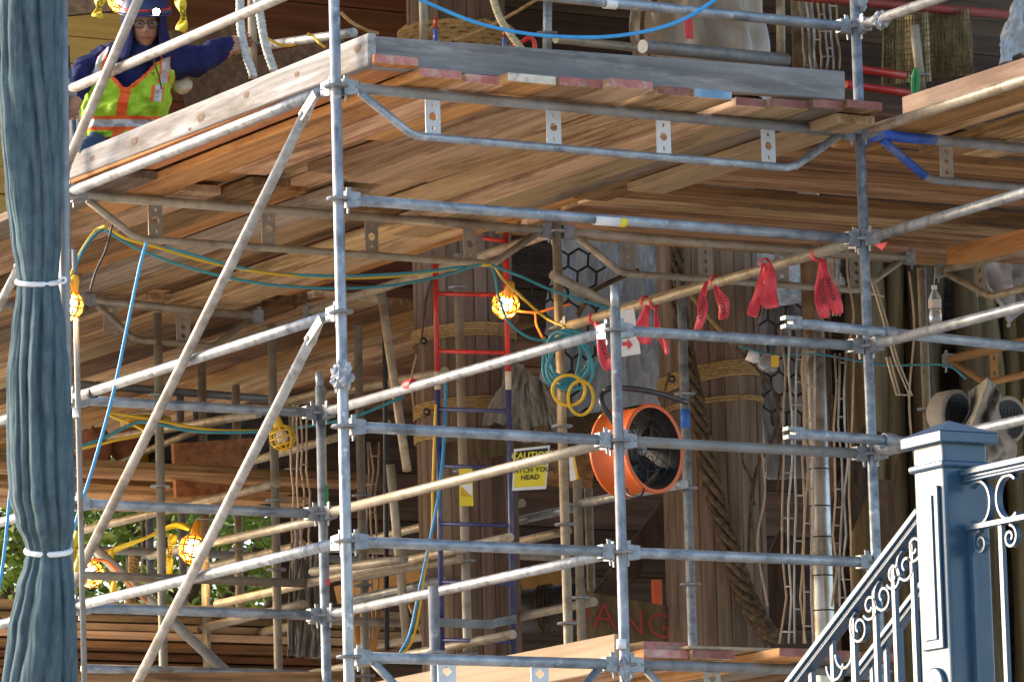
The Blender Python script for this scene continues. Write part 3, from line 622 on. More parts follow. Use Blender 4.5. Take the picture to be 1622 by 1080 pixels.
# ------------------------------------------------------------------ trunk columns of staves with rope bands
def column(label, u, v, wd, rad, ztop, bands, nst=22):
    c = PW(u, v, wd); c = V((c.x, c.y, 0))
    o = thing('stave_column', c, label, 'wooden column', 'stave columns')
    for i in range(nst):
        a = 2*PI*i/nst; da = PI/nst*.95; rr = rad*(1+RNG.uniform(-.012, .012))
        e = V((math.cos(a), math.sin(a), 0)); t = V((-math.sin(a), math.cos(a), 0)); b = MB()
        hw = rr*math.sin(da); prof = [(-1, .985), (-.8, 1.0), (.8, 1.0), (1, .985)]
        outer = [e*(rr*k*math.cos(da*x))+t*(hw*x) for x, k in prof]
        poly = [c+q for q in outer]+[c+e*(rr*.85)+t*hw*.8, c+e*(rr*.85)-t*hw*.8]
        b.prism(poly, (0, 0, ztop)).build('stave', STAVE, o)
    MB().tube([c, c+V((0, 0, ztop))], rad*.93, 20).build('core', DARKW['Z'], o)
    for (vz, turns, rr_, tilt) in bands:
        zc = PW(u, vz, wd).z
        for k in range(turns):
            pts = []
            for j in range(40):
                a = 2*PI*j/40; rrr = rad+rr_*.8
                pts.append(c+V((math.cos(a)*rrr, math.sin(a)*rrr, zc+k*rr_*1.75+tilt*math.cos(a-PI*1.75))))
            MB().tube(pts, rr_, 7, closed=True).build('rope_band', ROPE, o)
    return o, c
c1o, C1 = column('roped stave column standing behind the red and blue ladder', 737, 620, 28.5, .275, Z0+2.2, [(541, 5, .0085, .01), (660, 5, .0085, .015), (702, 3, .0085, .0)])
c2o, C2 = column('roped stave column with a twisted vine, behind the orange fan', 1127, 680, 28.2, .275, Z0+2.2, [(612, 6, .0085, .05), (648, 2, .009, .03)])
for cc, par, vs in ((C1, c1o, (665, 538)), (C2, c2o, (600,))):
    pass
def bolt(parent, u, v, wd):
    p = PW(u, v, wd); tw = -_f
    MB().lathe(p+tw*.02, tw, [(-.03, .012), (0, .022), (.01, .02), (.012, .008)], 12).build('eye_bolt', BSTEEL, parent)
bolt(c1o, 671, 540, 28.27); bolt(c1o, 676, 652, 28.25); bolt(c2o, 1064, 600, 27.95)
# big coir fender round the first column on the upper deck
f0 = V((C1.x, C1.y, PW(700, 95, 28.5).z))
fo = thing('rope_fender', f0, 'woven coir rope fender wrapped round the trunk on the upper deck', 'rope wrap')
for k in range(9):
    pts = [f0+V((math.cos(2*PI*j/44)*.31, math.sin(2*PI*j/44)*.31, k*.026+.008*math.sin(j*2.8+k*2))) for j in range(44)]
    MB().tube(pts, .017, 7, closed=True).build('rope_turn', ROPE, fo)
# plastic wrap round the second column on the upper deck
z0_ = PW(1090, 112, 28).z
def wrapf(a, b):
    t = a*2*PI; rr = .32+.05*(1-b)+.025*math.sin(9*t+5*b)+.03*mnoise.noise(V((math.cos(t)*3, math.sin(t)*3, b*5)))
    return V((C2.x+math.cos(t)*rr, C2.y+math.sin(t)*rr, z0_-.1+b*1.0))
tag(MB().grid(wrapf, 72, 24, wrap=True).build('plastic_wrap', PLASTICW), 'crumpled brown plastic wrap round the right trunk on the upper deck', 'plastic wrap')
o = board('warning_tape', 'short red tape strip stuck on the plastic wrap, top', 'tape', (PW(1086, 62, 27.4), PW(1099, 62, 27.4)), (PW(1083, 28, 27.4), PW(1096, 28, 27.4)), _f*.004, FLAG)
# twisted vine down the second column
vo = thing('twisted_vine', PW(1225, 1015, 27.7), 'thick twisted brown vine climbing the right column', 'vine')
vp = spline([PW(*q) for q in [(1072, 385, 28.0), (1074, 470, 27.9), (1092, 580, 27.8), (1108, 660, 27.75), (1122, 740, 27.75), (1145, 830, 27.75), (1170, 910, 27.75), (1195, 970, 27.7), (1226, 1018, 27.7)]], 12)
for s in range(5):
    pts = []
    for i, p in enumerate(vp):
        a = i*.33+s*2*PI/5; rr = .028+.02*(i/len(vp))
        pts.append(p+CR*(rr*math.cos(a))+_f*(rr*math.sin(a)))
    MB().tube(pts, [.012+.010*i/len(pts) for i in range(len(pts))], 7).build('strand', ROPEB, vo)
cable('vine_branch', 'forked dry branch rising right of the twisted vine', 'branch', [(1186, 880, 27.8), (1190, 800, 27.8), (1200, 740, 27.8), (1222, 700, 27.8), (1232, 640, 27.8), (1205, 590, 27.8), (1165, 550, 27.8)], .010, ROPEB)
cable('vine_branch', 'short crooked twig left of the forked branch', 'branch', [(1195, 800, 27.8), (1190, 760, 27.8), (1178, 735, 27.8), (1176, 715, 27.8)], .007, ROPEB)
cable('rope_line', 'thin hemp rope slanting down the right column', 'rope', [(1080, 450, 27.9), (1120, 500, 27.85), (1160, 545, 27.85)], .011, ROPE)
cable('vine_branch', 'knotted brown root crossing above the open post top', 'branch', [(915, 500, 26.7), (925, 482, 26.7), (935, 465, 26.7), (960, 450, 26.8), (1000, 432, 27), (1012, 428, 27)], .013, ROPEB)
# scorched steel pipe
po = thing('steel_pipe', V((PW(1302, 900, 27.4).x, PW(1302, 900, 27.4).y, 0)), 'scorched shiny steel pipe between the wire armatures', 'steel pipe')
pb = V(po.location); MB().tube([pb, pb+V((0, 0, 4)), pb+V((0, 0, Z0+1.6))], .058, 20).build('tube', PIPE, po)
for v in (740, 800, 850, 912, 968):
    pz = PW(1302, v, 27.4).z; MB().lathe(V((pb.x, pb.y, pz)), (0, 0, 1), [(-.004, .058), (-.002, .0605), (.002, .0605), (.004, .058)], 18).build('weld_seam', BSTEEL, po)
# wire armatures
def armature(label, ut, vt, ub, vb, wd, half, n, m, ties):
    o = thing('wire_armature', PW(ub, vb, wd), label, 'wire armature', 'wire armatures'); rng = random.Random(int(ut*3+vt))
    cols = []
    for i in range(n):
        ph = (i/(n-1)-.5)*2; pts = []
        K = 7
        for k in range(K+1):
            t = k/K; cu = ut+(ub-ut)*t; hh = half*(.75+.5*min(1, (vb-vt)/380)*mnoise.noise(V((t*5, ut*.37, i*.2))))
            pts.append(PW(cu+ph*hh*1.15+rng.uniform(-4.5, 4.5)*min(1, (vb-vt)/380), vt+(vb-vt)*t, wd+rng.uniform(-.1, .1)))
        cols.append(pts); MB().tube(pts, .0058, 6).build('wire', m if i % 3 else WIRET, o)
    for k in range(ties):
        t = (k+.5)/ties; i0 = rng.randrange(0, n-1); i1 = min(n-1, i0+rng.choice([1, 1, 2])); j = t*7; a = int(j); fr = j-a
        MB().tube([cols[i0][a].lerp(cols[i0][a+1], fr), cols[i1][a].lerp(cols[i1][a+1], fr)], .005, 6).build('cross_tie', m, o)
    return o
armature('tall wire rod armature hanging left of the scorched pipe', 1256, 515, 1256, 1018, 26.9, 18, 4, WIRE, 14)
armature('second wire rod armature close against the scorched pipe', 1283, 530, 1279, 1018, 27.0, 7, 2, WIRE, 9)
armature('wire rod armature right of the scorched pipe', 1336, 560, 1334, 960, 26.9, 15, 4, WIRE, 14)
armature('bent wire cage on the pipe above the upper deck', 1295, -10, 1302, 110, 27.2, 32, 7, WIRE, 9)
armature('short wire loop below the flagged rail end', 1318, 410, 1322, 500, 26.6, 10, 4, WIRET, 5)
armature('tall thin wire armature left of the green smeared post', 472, 640, 478, 885, 27.6, 14, 4, WIRET, 9)
armature('thin wire armature right of the corner post, behind the conduit', 588, 700, 592, 1010, 29.0, 10, 3, WIRET, 7)
wo = thing('wire_loop', PW(1425, 628, 24.5), 'rectangular bent wire loop hanging from the right post clamp', 'wire loop')
for du in (0, 5):
    MB().tube([PW(1404+du, 565, 24.4), PW(1420+du, 625, 24.4), PW(1440+du, 626, 24.4), PW(1418+du, 572, 24.4), PW(1388+du, 470, 24.6), PW(1378+du, 440, 24.6)], .0055, 6).build('wire', WIRET, wo)
MB().tube([PW(1380, 465, 24.6), PW(1400, 470, 24.6)], .0055, 6).build('cross_tie', WIRET, wo)

# hexagonal netting
def net(label, poly, yplane, cell=.115):
    pp = [PY(u, v, yplane) for u, v in poly]
    x0, x1 = min(p.x for p in pp), max(p.x for p in pp); z0, z1 = min(p.z for p in pp), max(p.z for p in pp)
    def inside(x, z):
        c = False; n = len(pp)
        for i in range(n):
            a, b = pp[i], pp[i-1]
            if (a.z > z) != (b.z > z) and x < (b.x-a.x)*(z-a.z)/(b.z-a.z)+a.x: c = not c
        return c
    b = MB(); s = cell/math.sqrt(3); j = 0; z = z0
    wob = lambda x, z: V((x+.02*mnoise.noise(V((x*3, z*3, 1))), yplane+.12*mnoise.noise(V((x*1.7, z*1.7, 5))), z+.02*mnoise.noise(V((x*3, z*3, 9)))))
    while z < z1:
        x = x0+(cell/2 if j % 2 else 0)
        while x < x1:
            if inside(x, z):
                t = V((x, 0, z+s/2)); u_ = V((x, 0, z+s/2)); 
                P0 = (x, z+s/2); P1 = (x, z-s/2)
                for a_, b_ in ((P0, P1), (P0, (x+cell/2, z+s)), (P0, (x-cell/2, z+s))):
                    b.tube([wob(*a_), wob(*b_)], .0075, 5, cap=False)
            x += cell
        z += s*1.5; j += 1
    return tag(b.build('hexagonal_net', NETM), label, 'netting')
net('black hexagonal netting hanging behind the coiled teal hose', [(815, 385), (940, 395), (950, 560), (920, 690), (870, 620), (820, 480)], 5.3)
net('black hexagonal netting between the right column and steel pipe', [(1190, 430), (1290, 450), (1300, 720), (1205, 680)], 4.75)
net('black hexagonal netting behind the right post and wire loop', [(1340, 420), (1425, 430), (1430, 700), (1350, 720)], 4.75)
# grey plastic sheets
def sheet(name, label, cat, cor, n, amp, m, fq=5.0, seed=0):      # cor: 4 world points bl, br, tr, tl
    bl, br, tr, tl = [V(c) for c in cor]; nn = (br-bl).cross(tl-bl).normalized()
    def fn(a, b):
        p = bl.lerp(br, a).lerp(tl.lerp(tr, a), b)
        q = V((a*fq+seed, b*fq*.45, seed*1.7))
        q2 = V((a*fq*2.2+b*1.5+seed, b*fq*.5, seed)); rg = (1-abs(mnoise.noise(q2))*2)+.5*(1-abs(mnoise.noise(q2*2.3))*2)+.25*(1-abs(mnoise.noise(q2*5.1))*2)
        return p+nn*(amp*(mnoise.noise(q)+.42*rg))+V((0, 0, amp*.4*mnoise.noise(V((a*4, seed, b*3)))))
    ob = MB().grid(fn, n*2, n*2).build(name, m)
    so_ = ob.modifiers.new('thickness', 'SOLIDIFY'); so_.thickness = .004
    return tag(ob, label, cat)
sheet('plastic_sheet', 'grey plastic sheeting hanging between the two columns', 'plastic sheet', [PY(840, 690, 5.6), PY(1075, 690, 5.6), PY(1085, 360, 5.6), PY(870, 360, 5.6)], 40, .13, PLASTIC, seed=2)
sheet('plastic_sheet', 'sagging grey plastic sheet above the right column', 'plastic sheet', [PY(1070, 480, 4.6), PY(1330, 480, 4.6), PY(1330, 350, 4.6), PY(1040, 350, 4.6)], 36, .12, PLASTIC, seed=5)
sheet('plastic_sheet', 'grey sheet behind the right netting', 'plastic sheet', [PY(1200, 760, 5.4), PY(1440, 760, 5.4), PY(1440, 390, 5.4), PY(1200, 390, 5.4)], 36, .1, PLASTIC, seed=8)
sheet('plastic_sheet', 'torn grey plastic draped over the right rear truss', 'plastic sheet', [PY(1590, 520, 3.2), PY(1640, 470, 3.2), PY(1660, 340, 3.2), PY(1530, 400, 3.2)], 24, .1, PLASTIC, seed=11)
sheet('plastic_sheet', 'grey plastic sheet hanging at the top right corner', 'plastic sheet', [PY(1568, 108, 1.2), PY(1670, 70, 1.2), PY(1670, -30, 1.2), PY(1600, -30, 1.2)], 24, .08, PLASTIC, seed=14)
sheet('tarpaulin', 'charcoal tarpaulin behind the rear platform pails', 'tarpaulin', [PY(300, 760, 9.4), PY(500, 770, 9.4), PY(500, 640, 9.4), PY(300, 630, 9.4)], 24, .08, mat('charcoal_tarp', [(.05, .05, .052), (.12, .115, .11)], 4, rough=.5, bump=.4), seed=17)
sheet('canvas_drape', 'grey canvas draped from the column behind the ladder', 'canvas', [PW(762, 672, 27.5), PW(815, 668, 27.6), PW(830, 575, 27.6), PW(800, 580, 27.5)], 24, .05, CANVAS, seed=20)
sheet('canvas_drape', 'dark grey canvas hanging right of the ladder', 'canvas', [PW(800, 700, 28), PW(905, 700, 28), PW(870, 610, 28), PW(815, 575, 28)], 24, .06, CANVAS, seed=23)
sheet('canvas_drape', 'grey brown canvas hung below the green smeared post', 'canvas', [PW(455, 1040, 29), PW(512, 1040, 29), PW(512, 860, 29), PW(460, 860, 29)], 28, .07, CANVAS, fq=8, seed=26)
# ------------------------------------------------------------------ timber walls behind
def wall(label, y, x0, x1, z0, z1, bh, m, name='board_wall', gap=.006, rel=.01):
    o = thing(name, ((x0+x1)/2, y, z0), label, 'timber wall', 'timber walls'); z = z0
    while z < z1-.01:
        h = min(bh, z1-z); dy = RNG.uniform(-rel, rel)
        ob_ = MB().box(((x0+x1)/2, y+.02+dy, z+h/2), x1-x0+RNG.uniform(-.02, .02), .035, h-gap).build('board', m, o)
        z += h
    MB().box(((x0+x1)/2, y+.085, (z0+z1)/2), x1-x0-.05, .03, z1-z0-.03).build('backing', DARKW['X'], o)
    return o
wall('yellow horizontal siding behind the worker', 6.35, -.6, 2.3, Z0+.1, Z0+2.4, .155, YELW)
wall('reddish brown board wall between worker and corner post', 6.75, 2.35, 4.3, Z0+.1, Z0+2.4, .33, REDW)
wall('dark board wall behind the upper deck columns', 6.3, 4.35, 10, Z0+.1, Z0+2.6, .28, DARKW['X'])
wall('dark board wall closing the lower rear', 8.6, 4.2, 12, .2, Z0, .3, DARKW['X'])
wall('brown board wall behind the rear platform, left', 11.6, -2.5, 4.9, PY(300, 800, 11.6).z, Z0+.02, .24, PLANK['X'][1])
wall('brown stacked timber wall left of the ladder column', 9.6, PY(500, 800, 9.6).x, 7.2, 2.6, Z0+.9, .2, PLANK['X'][1])
# log palisade on the right
pal = thing('log_palisade', (6.5, 4.4, 0), 'weathered vertical log palisade at right rear', 'palisade')
x = 5.8; i = 0
while x < 8.6:
    rr = RNG.uniform(.05, .13); pts = []; yo_ = RNG.uniform(-.12, .08)
    for k in range(8):
        z = k*.95; pts.append(V((x+.07*mnoise.noise(V((x*5, z*.8, 2))), 4.45+yo_+.09*mnoise.noise(V((x*5, z, 7)))+RNG.uniform(-.01, .01), z)))
    MB().tube(spline(pts, 3), [rr*(1+.14*math.sin(q*1.3+x*9)) for q in range(len(spline(pts, 3)))], 9).build('log', LOGW, pal); x += rr*1.75; i += 1
wall('dark back boards behind the log palisade', 4.75, 5.75, 9.0, .2, Z0+1.2, .3, DARKW['X'])
# dark shoring timbers
def beam(label, a, b, w_, h_, m, cat='beam', name='timber_beam', group='timber beams'):
    p, q = PW(*a), PW(*b); d = (q-p).normalized(); sd_ = d.cross(_f).normalized(); o = MB()
    o.box((p+q)/2, (q-p).length, w_, h_, d, sd_, d.cross(sd_))
    return tag(o.build(name, m), label, cat, group)
beam('dark diagonal strut right of the open front post, low', (955, 950, 28.6), (1075, 790, 28.6), .14, .12, DARKW['Z'])
beam('second dark diagonal strut right of the fan', (1195, 1010, 28.7), (1260, 850, 28.7), .2, .14, DARKW['Z'])
beam('dark leaning timber right of the steel pipe', (1320, 850, 28.6), (1385, 690, 28.9), .16, .14, DARKW['Z'])
beam('dark upright timber left of the newel', (1395, 760, 26.9), (1403, 1040, 26.9), .13, .12, DARKW['Z'])
beam('brown ledge beam behind the fan', (830, 690, 28.6), (1010, 660, 28.0), .12, .12, DARKW['X'])
beam('brown ledge beam under the caution sign', (815, 735, 28.3), (940, 745, 28.3), .2, .1, PLANK['X'][1])
beam('brown beam crossing behind the blue rungs', (700, 720, 28.0), (870, 690, 28.0), .12, .05, LOGW)
beam('long dark ceiling beam above the worker', (60, 12, 27.5), (240, -5, 27.0), .12, .1, DARKW['X'])
beam('dark beam behind the white ropes', (300, 150, 27.8), (560, 88, 27.0), .22, .1, DARKW['X'])
beam('weathered grey plank behind the worker sleeve', (255, 90, 28.2), (400, 70, 27.8), .26, .05, LOGW)
beam('golden bamboo pole lying left of the ladder', (540, 940, 29.3), (690, 912, 28.9), .1, .1, BAMB)
beam('golden bamboo pole lying right of the ladder', (825, 925, 29.2), (905, 910, 29.2), .09, .09, BAMB)
for i, (u0, v0, u1, v1) in enumerate([(563, 960, 570, 1035), (580, 960, 590, 1035), (600, 965, 588, 1035), (645, 940, 680, 1020)]):
    o = MB().tube([PW(u0, v0, 29.2), PW((u0+u1)/2, (v0+v1)/2, 29.2), PW(u1, v1, 29.2)], .025, 10).build('bamboo_pole', BAMB)
    tag(o, ['leftmost upright bamboo pole right of the corner post', 'second upright bamboo pole right of the corner post', 'leaning bamboo pole beside the dark conduit', 'bamboo pole leaning left of the ladder foot'][i], 'bamboo pole', 'bamboo poles')
# dark drum and bound stump
o = thing('wrapped_drum', PW(900, 965, 28.8), 'dark cloth wrapped drum tied with cord right of the ladder foot', 'drum')
MB().tube([PW(820, 968, 28.9), PW(870, 966, 28.85), PW(925, 955, 28.8)], [.12, .13, .125], 16).build('drum_body', BLACK, o)
for k in range(4): MB().lathe(PW(858+k*6, 966-k, 28.85), PW(925, 955, 28.8)-PW(820, 968, 28.9), [(-.008, .132), (0, .142), (.008, .132)], 16).build('cord', ROPEB, o)
# lumber stack bottom left
ls = thing('lumber_stack', PW(330, 1060, 29.5), 'stack of long boards at the bottom left behind the toe board', 'lumber stack')
for k in range(9):
    q = PY(300, 1085-k*14, 7.0); b = MB().box(V((2.6+RNG.uniform(-.05, .05), 7.0+RNG.uniform(-.03, .2)-.02*k, q.z)), 2.9, .3, .038)
    b.build('board', PLANK['X'][1] if k < 5 else PLANK['X'][3], ls)
# ------------------------------------------------------------------ things on the rear platform
def sack(label, u, v, wd, sx, sz, m, seed):
    c = PW(u, v, wd)
    def fn(a, b):
        t = a*2*PI; ph = (b-.5)*PI; k = 1+.25*mnoise.noise(V((math.cos(t)*1.5+seed, math.sin(t)*1.5, b*3)))
        return c+CR*(sx*math.cos(t)*math.cos(ph)*k)+_f*(sx*.8*math.sin(t)*math.cos(ph)*k)+V((0, 0, sz*math.sin(ph)*k))
    return tag(MB().grid(fn, 24, 14, wrap=True).build('sack', m), label, 'sack', 'terracotta sacks')
sack('terracotta sack at far left on the rear platform', 150, 712, 30.0, .11, .12, TERRA, 1)
sack('terracotta sack right of its twin on the rear platform', 198, 706, 30.1, .1, .1, TERRA, 4)
def pail(label, u, v, wd, r, h, m):
    c = PW(u, v, wd); o = thing('pail', c, label, 'pail', 'pails')
    MB().lathe(c, (0, 0, 1), [(0, 0), (0, r*.85), (h*.85, r), (h*.86, r*1.06), (h, r*1.06), (h, r*.96), (h*.9, r*.95)], 20).build('body', m, o)
    pts = [c+CR*(r*1.05*math.cos(t))+V((0, 0, h*.9+r*.5*math.sin(t)))-_f*(r*.4*math.sin(t)) for t in [PI*k/10 for k in range(11)]]
    MB().tube(pts, .004, 6).build('bail_handle', WIRE, o); return o
pail('yellow pail behind the long brace on the rear platform', 232, 738, 30.2, .14, .28, YELP)
pail('white pail left of the worker by the curtain', 110, 228, 25.6, .12, .27, WHITE)
o = tag(MB().box(PW(285, 715, 30.3), .5, .4, .22).build('equipment_case', BLACK), 'black equipment case on the rear platform', 'case')
bv = o.modifiers.new('edge', 'BEVEL'); bv.width = .04; bv.segments = 3
beam('loose plywood offcut on the rear platform', (275, 745, 29.0), (400, 735, 29.6), .3, .02, PLANK['X'][2], 'plywood', 'plywood_offcut')
# beige gear bag at right, shaped as two grilled shells and a cloth
for i, (u, v) in enumerate([(1508, 655), (1590, 665)]):
    c = PW(u, v, 25.3); ax = (CR*(.75 if i == 0 else .4)-_f*.7).normalized()
    o = thing('gear_bag_shell', c, ['beige rounded gear bag shell left of the draped cloth', 'beige rounded gear bag shell right of the draped cloth'][i], 'lamp housing', 'gear bag shells')
    MB().lathe(c, ax, [(-.10, .0), (-.10, .075), (-.07, .105), (.02, .118), (.032, .118), (.036, .108), (.034, .098)], 26).build('shell', BEIGE, o)
    gr = MB()
    for k in range(-4, 5):
        e1 = ax.cross(V((0, 0, 1))).normalized(); hh = math.sqrt(max(0, .095**2-(k*.02)**2))
        gr.box(c+ax*.04+e1*(k*.02), .004, .004, 2*hh, e1, ax, V((0, 0, 1)))
        gr.box(c+ax*.042+V((0, 0, k*.02)), 2*hh, .004, .004, e1, ax, V((0, 0, 1)))
    gr.build('grille', BSTEEL, o); MB().lathe(c, ax, [(.03, 0), (.03, .099)], 20).build('inner_face', BLACK, o)
def clothf(a, b):
    u = 1515+95*a*(.55+.45*b)+(1-b)*18+8*math.sin(b*7+a*3); v = 598+140*b; t = abs(a-.45)*2
    return PW(u, v+25*t*(1-b), 25.0+.07*math.sin(a*11+b*3)+.2*t+.16*(.5-abs(mnoise.noise(V((a*3.5+b*2, b*3, 2)))))+.07*mnoise.noise(V((a*9, b*7, 5))))
o = tag(MB().grid(clothf, 60, 60).build('draped_cloth', BEIGE), 'beige cloth draped between the gear bag shells at right', 'cloth'); sm = o.modifiers.new('t', 'SOLIDIFY'); sm.thickness = .006
# ------------------------------------------------------------------ ladder
lo_ = thing('ladder', PW(698, 1040, 27.0), 'tall narrow ladder, red above and navy blue below', 'ladder')
def LP(s, v): u = (689.5+(v-410)*.0175) if s == 0 else (801.5+(v-410)*.019); return PW(u, v, 27.05 if s == 0 else 26.95)
for s, vtop in ((0, 418), (1, 368)):
    MB().tube([LP(s, vtop), LP(s, 590)], .0145, 12).build('upper_rail', RED, lo_)
    MB().tube([LP(s, 588), LP(s, 617)], .0155, 12).build('coupler', OFFW, lo_)
    MB().tube([LP(s, 615), LP(s, 1045)], .0145, 12).build('lower_rail', NAVY, lo_)
for v in (379, 465, 556, 648, 698, 738, 829, 921, 1013):
    if v == 698: continue
    MB().tube([LP(0, v) if v > 400 else PW(765, 377, 26.96), LP(1, v+3)], .0115, 10).build('rung', RED if v < 600 else NAVY, lo_)
MB().ribbon([LP(0, 985)-_f*.02-CR*.02, LP(0, 985).lerp(LP(1, 985), .7)-_f*.03-V((0, 0, .01)), LP(0, 985).lerp(LP(1, 985), .78)-_f*.03, LP(1, 985)-_f*.02+CR*.02+V((0, 0, .02))], V((0, 0, 1)), .045, .006).build('strap_bracket', STRAP, lo_)
# ------------------------------------------------------------------ orange fan
fc = PW(1036, 710, 24.1); fa = V((math.cos(R(288)), math.sin(R(288)), 0)); fl = .215; fr_ = .197
fo = thing('drum_fan', fc-fa*.15-V((0, 0, .2)), 'orange drum fan blower behind the front rail', 'fan')
MB().lathe(fc, fa, [(-fl, fr_*.97), (-fl, fr_*1.06), (-fl+.014, fr_*1.07), (-fl+.02, fr_), (-.03, fr_), (-.016, fr_*1.02), (-.004, fr_*1.07), (.004, fr_*1.06), (.0, fr_*.97)], 44).build('housing', FAN, fo)
MB().lathe(fc, fa, [(-.004, fr_*.972), (-.03, fr_*.95), (-fl, fr_*.95)], 44).build('inner_lining', BSTEEL, fo)
gr = MB()
for k in range(1, 9): 
    rr = fr_*.95*k/9; gr.tube([fc-fa*(fl-.01)+(fa.orthogonal().normalized()*math.cos(t)+fa.cross(fa.orthogonal()).normalized()*math.sin(t))*rr for t in [2*PI*j/32 for j in range(32)]], .0022, 5, closed=True)
gr.build('rear_guard', BSTEEL, fo)
MB().lathe(fc, fa, [(-.2, 0), (-.2, .06), (-.12, .065), (-.1, .05), (-.1, 0)], 20).build('motor', BSTEEL, fo)
MB().lathe(fc, fa, [(-.1, 0), (-.1, .028), (-.062, .026), (-.058, 0)], 16).build('hub_cap', mat('grey_cap', [(.2, .2, .2), (.3, .3, .29)], 9, rough=.5), fo)
e1 = fa.orthogonal().normalized(); e2 = fa.cross(e1).normalized()
for k in range(5):
    a = 2*PI*k/5+.4; er = e1*math.cos(a)+e2*math.sin(a); et = -e1*math.sin(a)+e2*math.cos(a); b = MB()
    b.grid(lambda s, t: fc-fa*(.15-.035*(s-.5)*2)+er*(.04+t*.135)+et*((s-.5)*(.06+.08*t)), 4, 5).build('blade', BSTEEL, fo)
gf = MB()
for k in range(10):
    a = 2*PI*k/10; er = e1*math.cos(a)+e2*math.sin(a); gf.tube([fc-fa*.03+er*.03, fc-fa*.02+er*fr_*.95], .0022, 5)
for k in (3, 5, 7): gf.tube([fc-fa*.024+(e1*math.cos(t)+e2*math.sin(t))*fr_*.95*k/9 for t in [2*PI*j/32 for j in range(32)]], .002, 5, closed=True)
gf.build('front_guard', BSTEEL, fo)
MB().tube(spline([PW(*q) for q in [(975, 672, 23.95), (954, 640, 23.95), (956, 622, 24.0), (975, 614, 24.0), (1030, 620, 24.2), (1088, 637, 24.5)]], 6), .0135, 10).build('carry_bar', BSTEEL, fo)
MB().tube(spline([PW(*q) for q in [(992, 774, 23.9), (996, 784, 23.85), (1014, 786, 23.8), (1020, 774, 23.85)]], 3), .006, 8).build('bottom_handle', BSTEEL, fo)
for u, v in ((1010, 662), (1003, 745), (955, 745)):
    pass
# ------------------------------------------------------------------ caged work lights
BULB = mat('lit_bulb', [(1, .8, .5)], 3, rough=.3, bump=0, rnd=0, emit=(1, .72, .36, 14))
BULBOFF = mat('unlit_bulb', [(.6, .58, .52), (.7, .68, .62)], 3, rough=.2, bump=0, rnd=0)
def lamp(label, u, v, wd, lit=True, s=1.0, tilt=(0, 0), watts=3):
    c = PW(u, v, wd); ax = (V((0, 0, 1))+CR*tilt[0]-_f*tilt[1]).normalized()
    o = thing('caged_work_light', c+V((0, 0, -.07*s)), label, 'work light', 'caged work lights')
    e1 = ax.orthogonal().normalized(); e2 = ax.cross(e1)
    R_ = .062*s
    MB().lathe(c, ax, [(-.03*s, 0), (-.028*s, .012*s), (-.02*s, .024*s), (0, .031*s), (.02*s, .026*s), (.038*s, .016*s), (.045*s, .013*s)], 16).build('bulb', BULB if lit else BULBOFF, o)
    MB().lathe(c, ax, [(.04*s, .0), (.04*s, .02*s), (.055*s, .026*s), (.10*s, .02*s), (.12*s, .012*s), (.12*s, 0)], 14).build('socket', CAGELIT if lit else YELC, o)
    cg = MB()
    prof = [(.052, .4), (.04, .72), (.015, .96), (-.015, 1.0), (-.04, .8), (-.058, .45), (-.064, .15)]
    for k in range(9):
        a = 2*PI*k/9; er = e1*math.cos(a)+e2*math.sin(a)
        cg.tube([c+ax*(t*s)+er*(R_*q) for t, q in prof], .0042*s, 6)
    for t, q in ((.03, .86), (-.0, 1.0), (-.035, .86), (-.06, .4)):
        cg.tube([c+ax*(t*s)+(e1*math.cos(x_)+e2*math.sin(x_))*(R_*q) for x_ in [2*PI*j/20 for j in range(20)]], .0042*s, 6, closed=True)
    cg.build('cage', CAGELIT if lit else YELC, o)
    if lit:
        li = bpy.data.lights.new('lamp_light', 'POINT'); li.energy = watts; li.color = (1, .66, .3); li.shadow_soft_size = .02
        lob = bpy.data.objects.new('lamp_light', li); COL.objects.link(lob); lob.location = V((0, 0, -.035*s)) + (c - V(o.location)); lob.parent = o
    return o
lamp('lit caged work light hanging at the tie of the blue curtain', 108, 482, 23.9, s=1.15, tilt=(.3, .2))
lamp('lit caged work light in front of the ladder red rail', 801, 482, 26.4, s=1.12, tilt=(.3, .8))
lamp('unlit yellow caged work light behind the lower left brace', 447, 692, 27.6, lit=False, s=1.1, tilt=(-.3, .1))
lamp('lit caged work light behind the crossing of two braces', 306, 868, 29.5, s=1.35, tilt=(.2, -.1), watts=5)
lamp('lit caged work light low beside the curtain, above the left rail', 143, 908, 28.5, s=1.2, tilt=(-.4, .1), watts=5)
lamp('lit caged work light at the top edge above the hard hat', 194, -3, 26.5, s=1.2, tilt=(.2, .4))
# ------------------------------------------------------------------ hoses and cables
cable('blue_hose', 'bright blue hose swooping across the top of the front face', 'hose', [(640, -12, 23.0), (700, 15, 23.0), (760, 38, 22.95), (830, 53, 22.95), (900, 59, 23.0), (970, 58, 23.0), (1040, 46, 23.1), (1095, 25, 23.2), (1150, -12, 23.3)], .0085, SKYB)
cable('teal_cable', 'teal cable sagging from the second row truss to the ladder top', 'cable', [(232, 386, 24.7), (300, 402, 24.8), (380, 424, 25.0), (450, 434, 25.2), (540, 437, 25.4), (640, 433, 25.7), (730, 423, 25.9), (776, 417, 25.9)], .0075, TEAL)
cable('yellow_cable', 'yellow cable running between the two teal cables', 'cable', [(172, 362, 24.6), (200, 378, 24.6), (250, 392, 24.7), (330, 415, 24.9), (420, 432, 25.1), (520, 440, 25.4), (620, 438, 25.7), (720, 426, 25.9), (776, 420, 25.9), (800, 445, 26.1), (860, 500, 26.3), (896, 518, 26.1)], .0075, YELC)
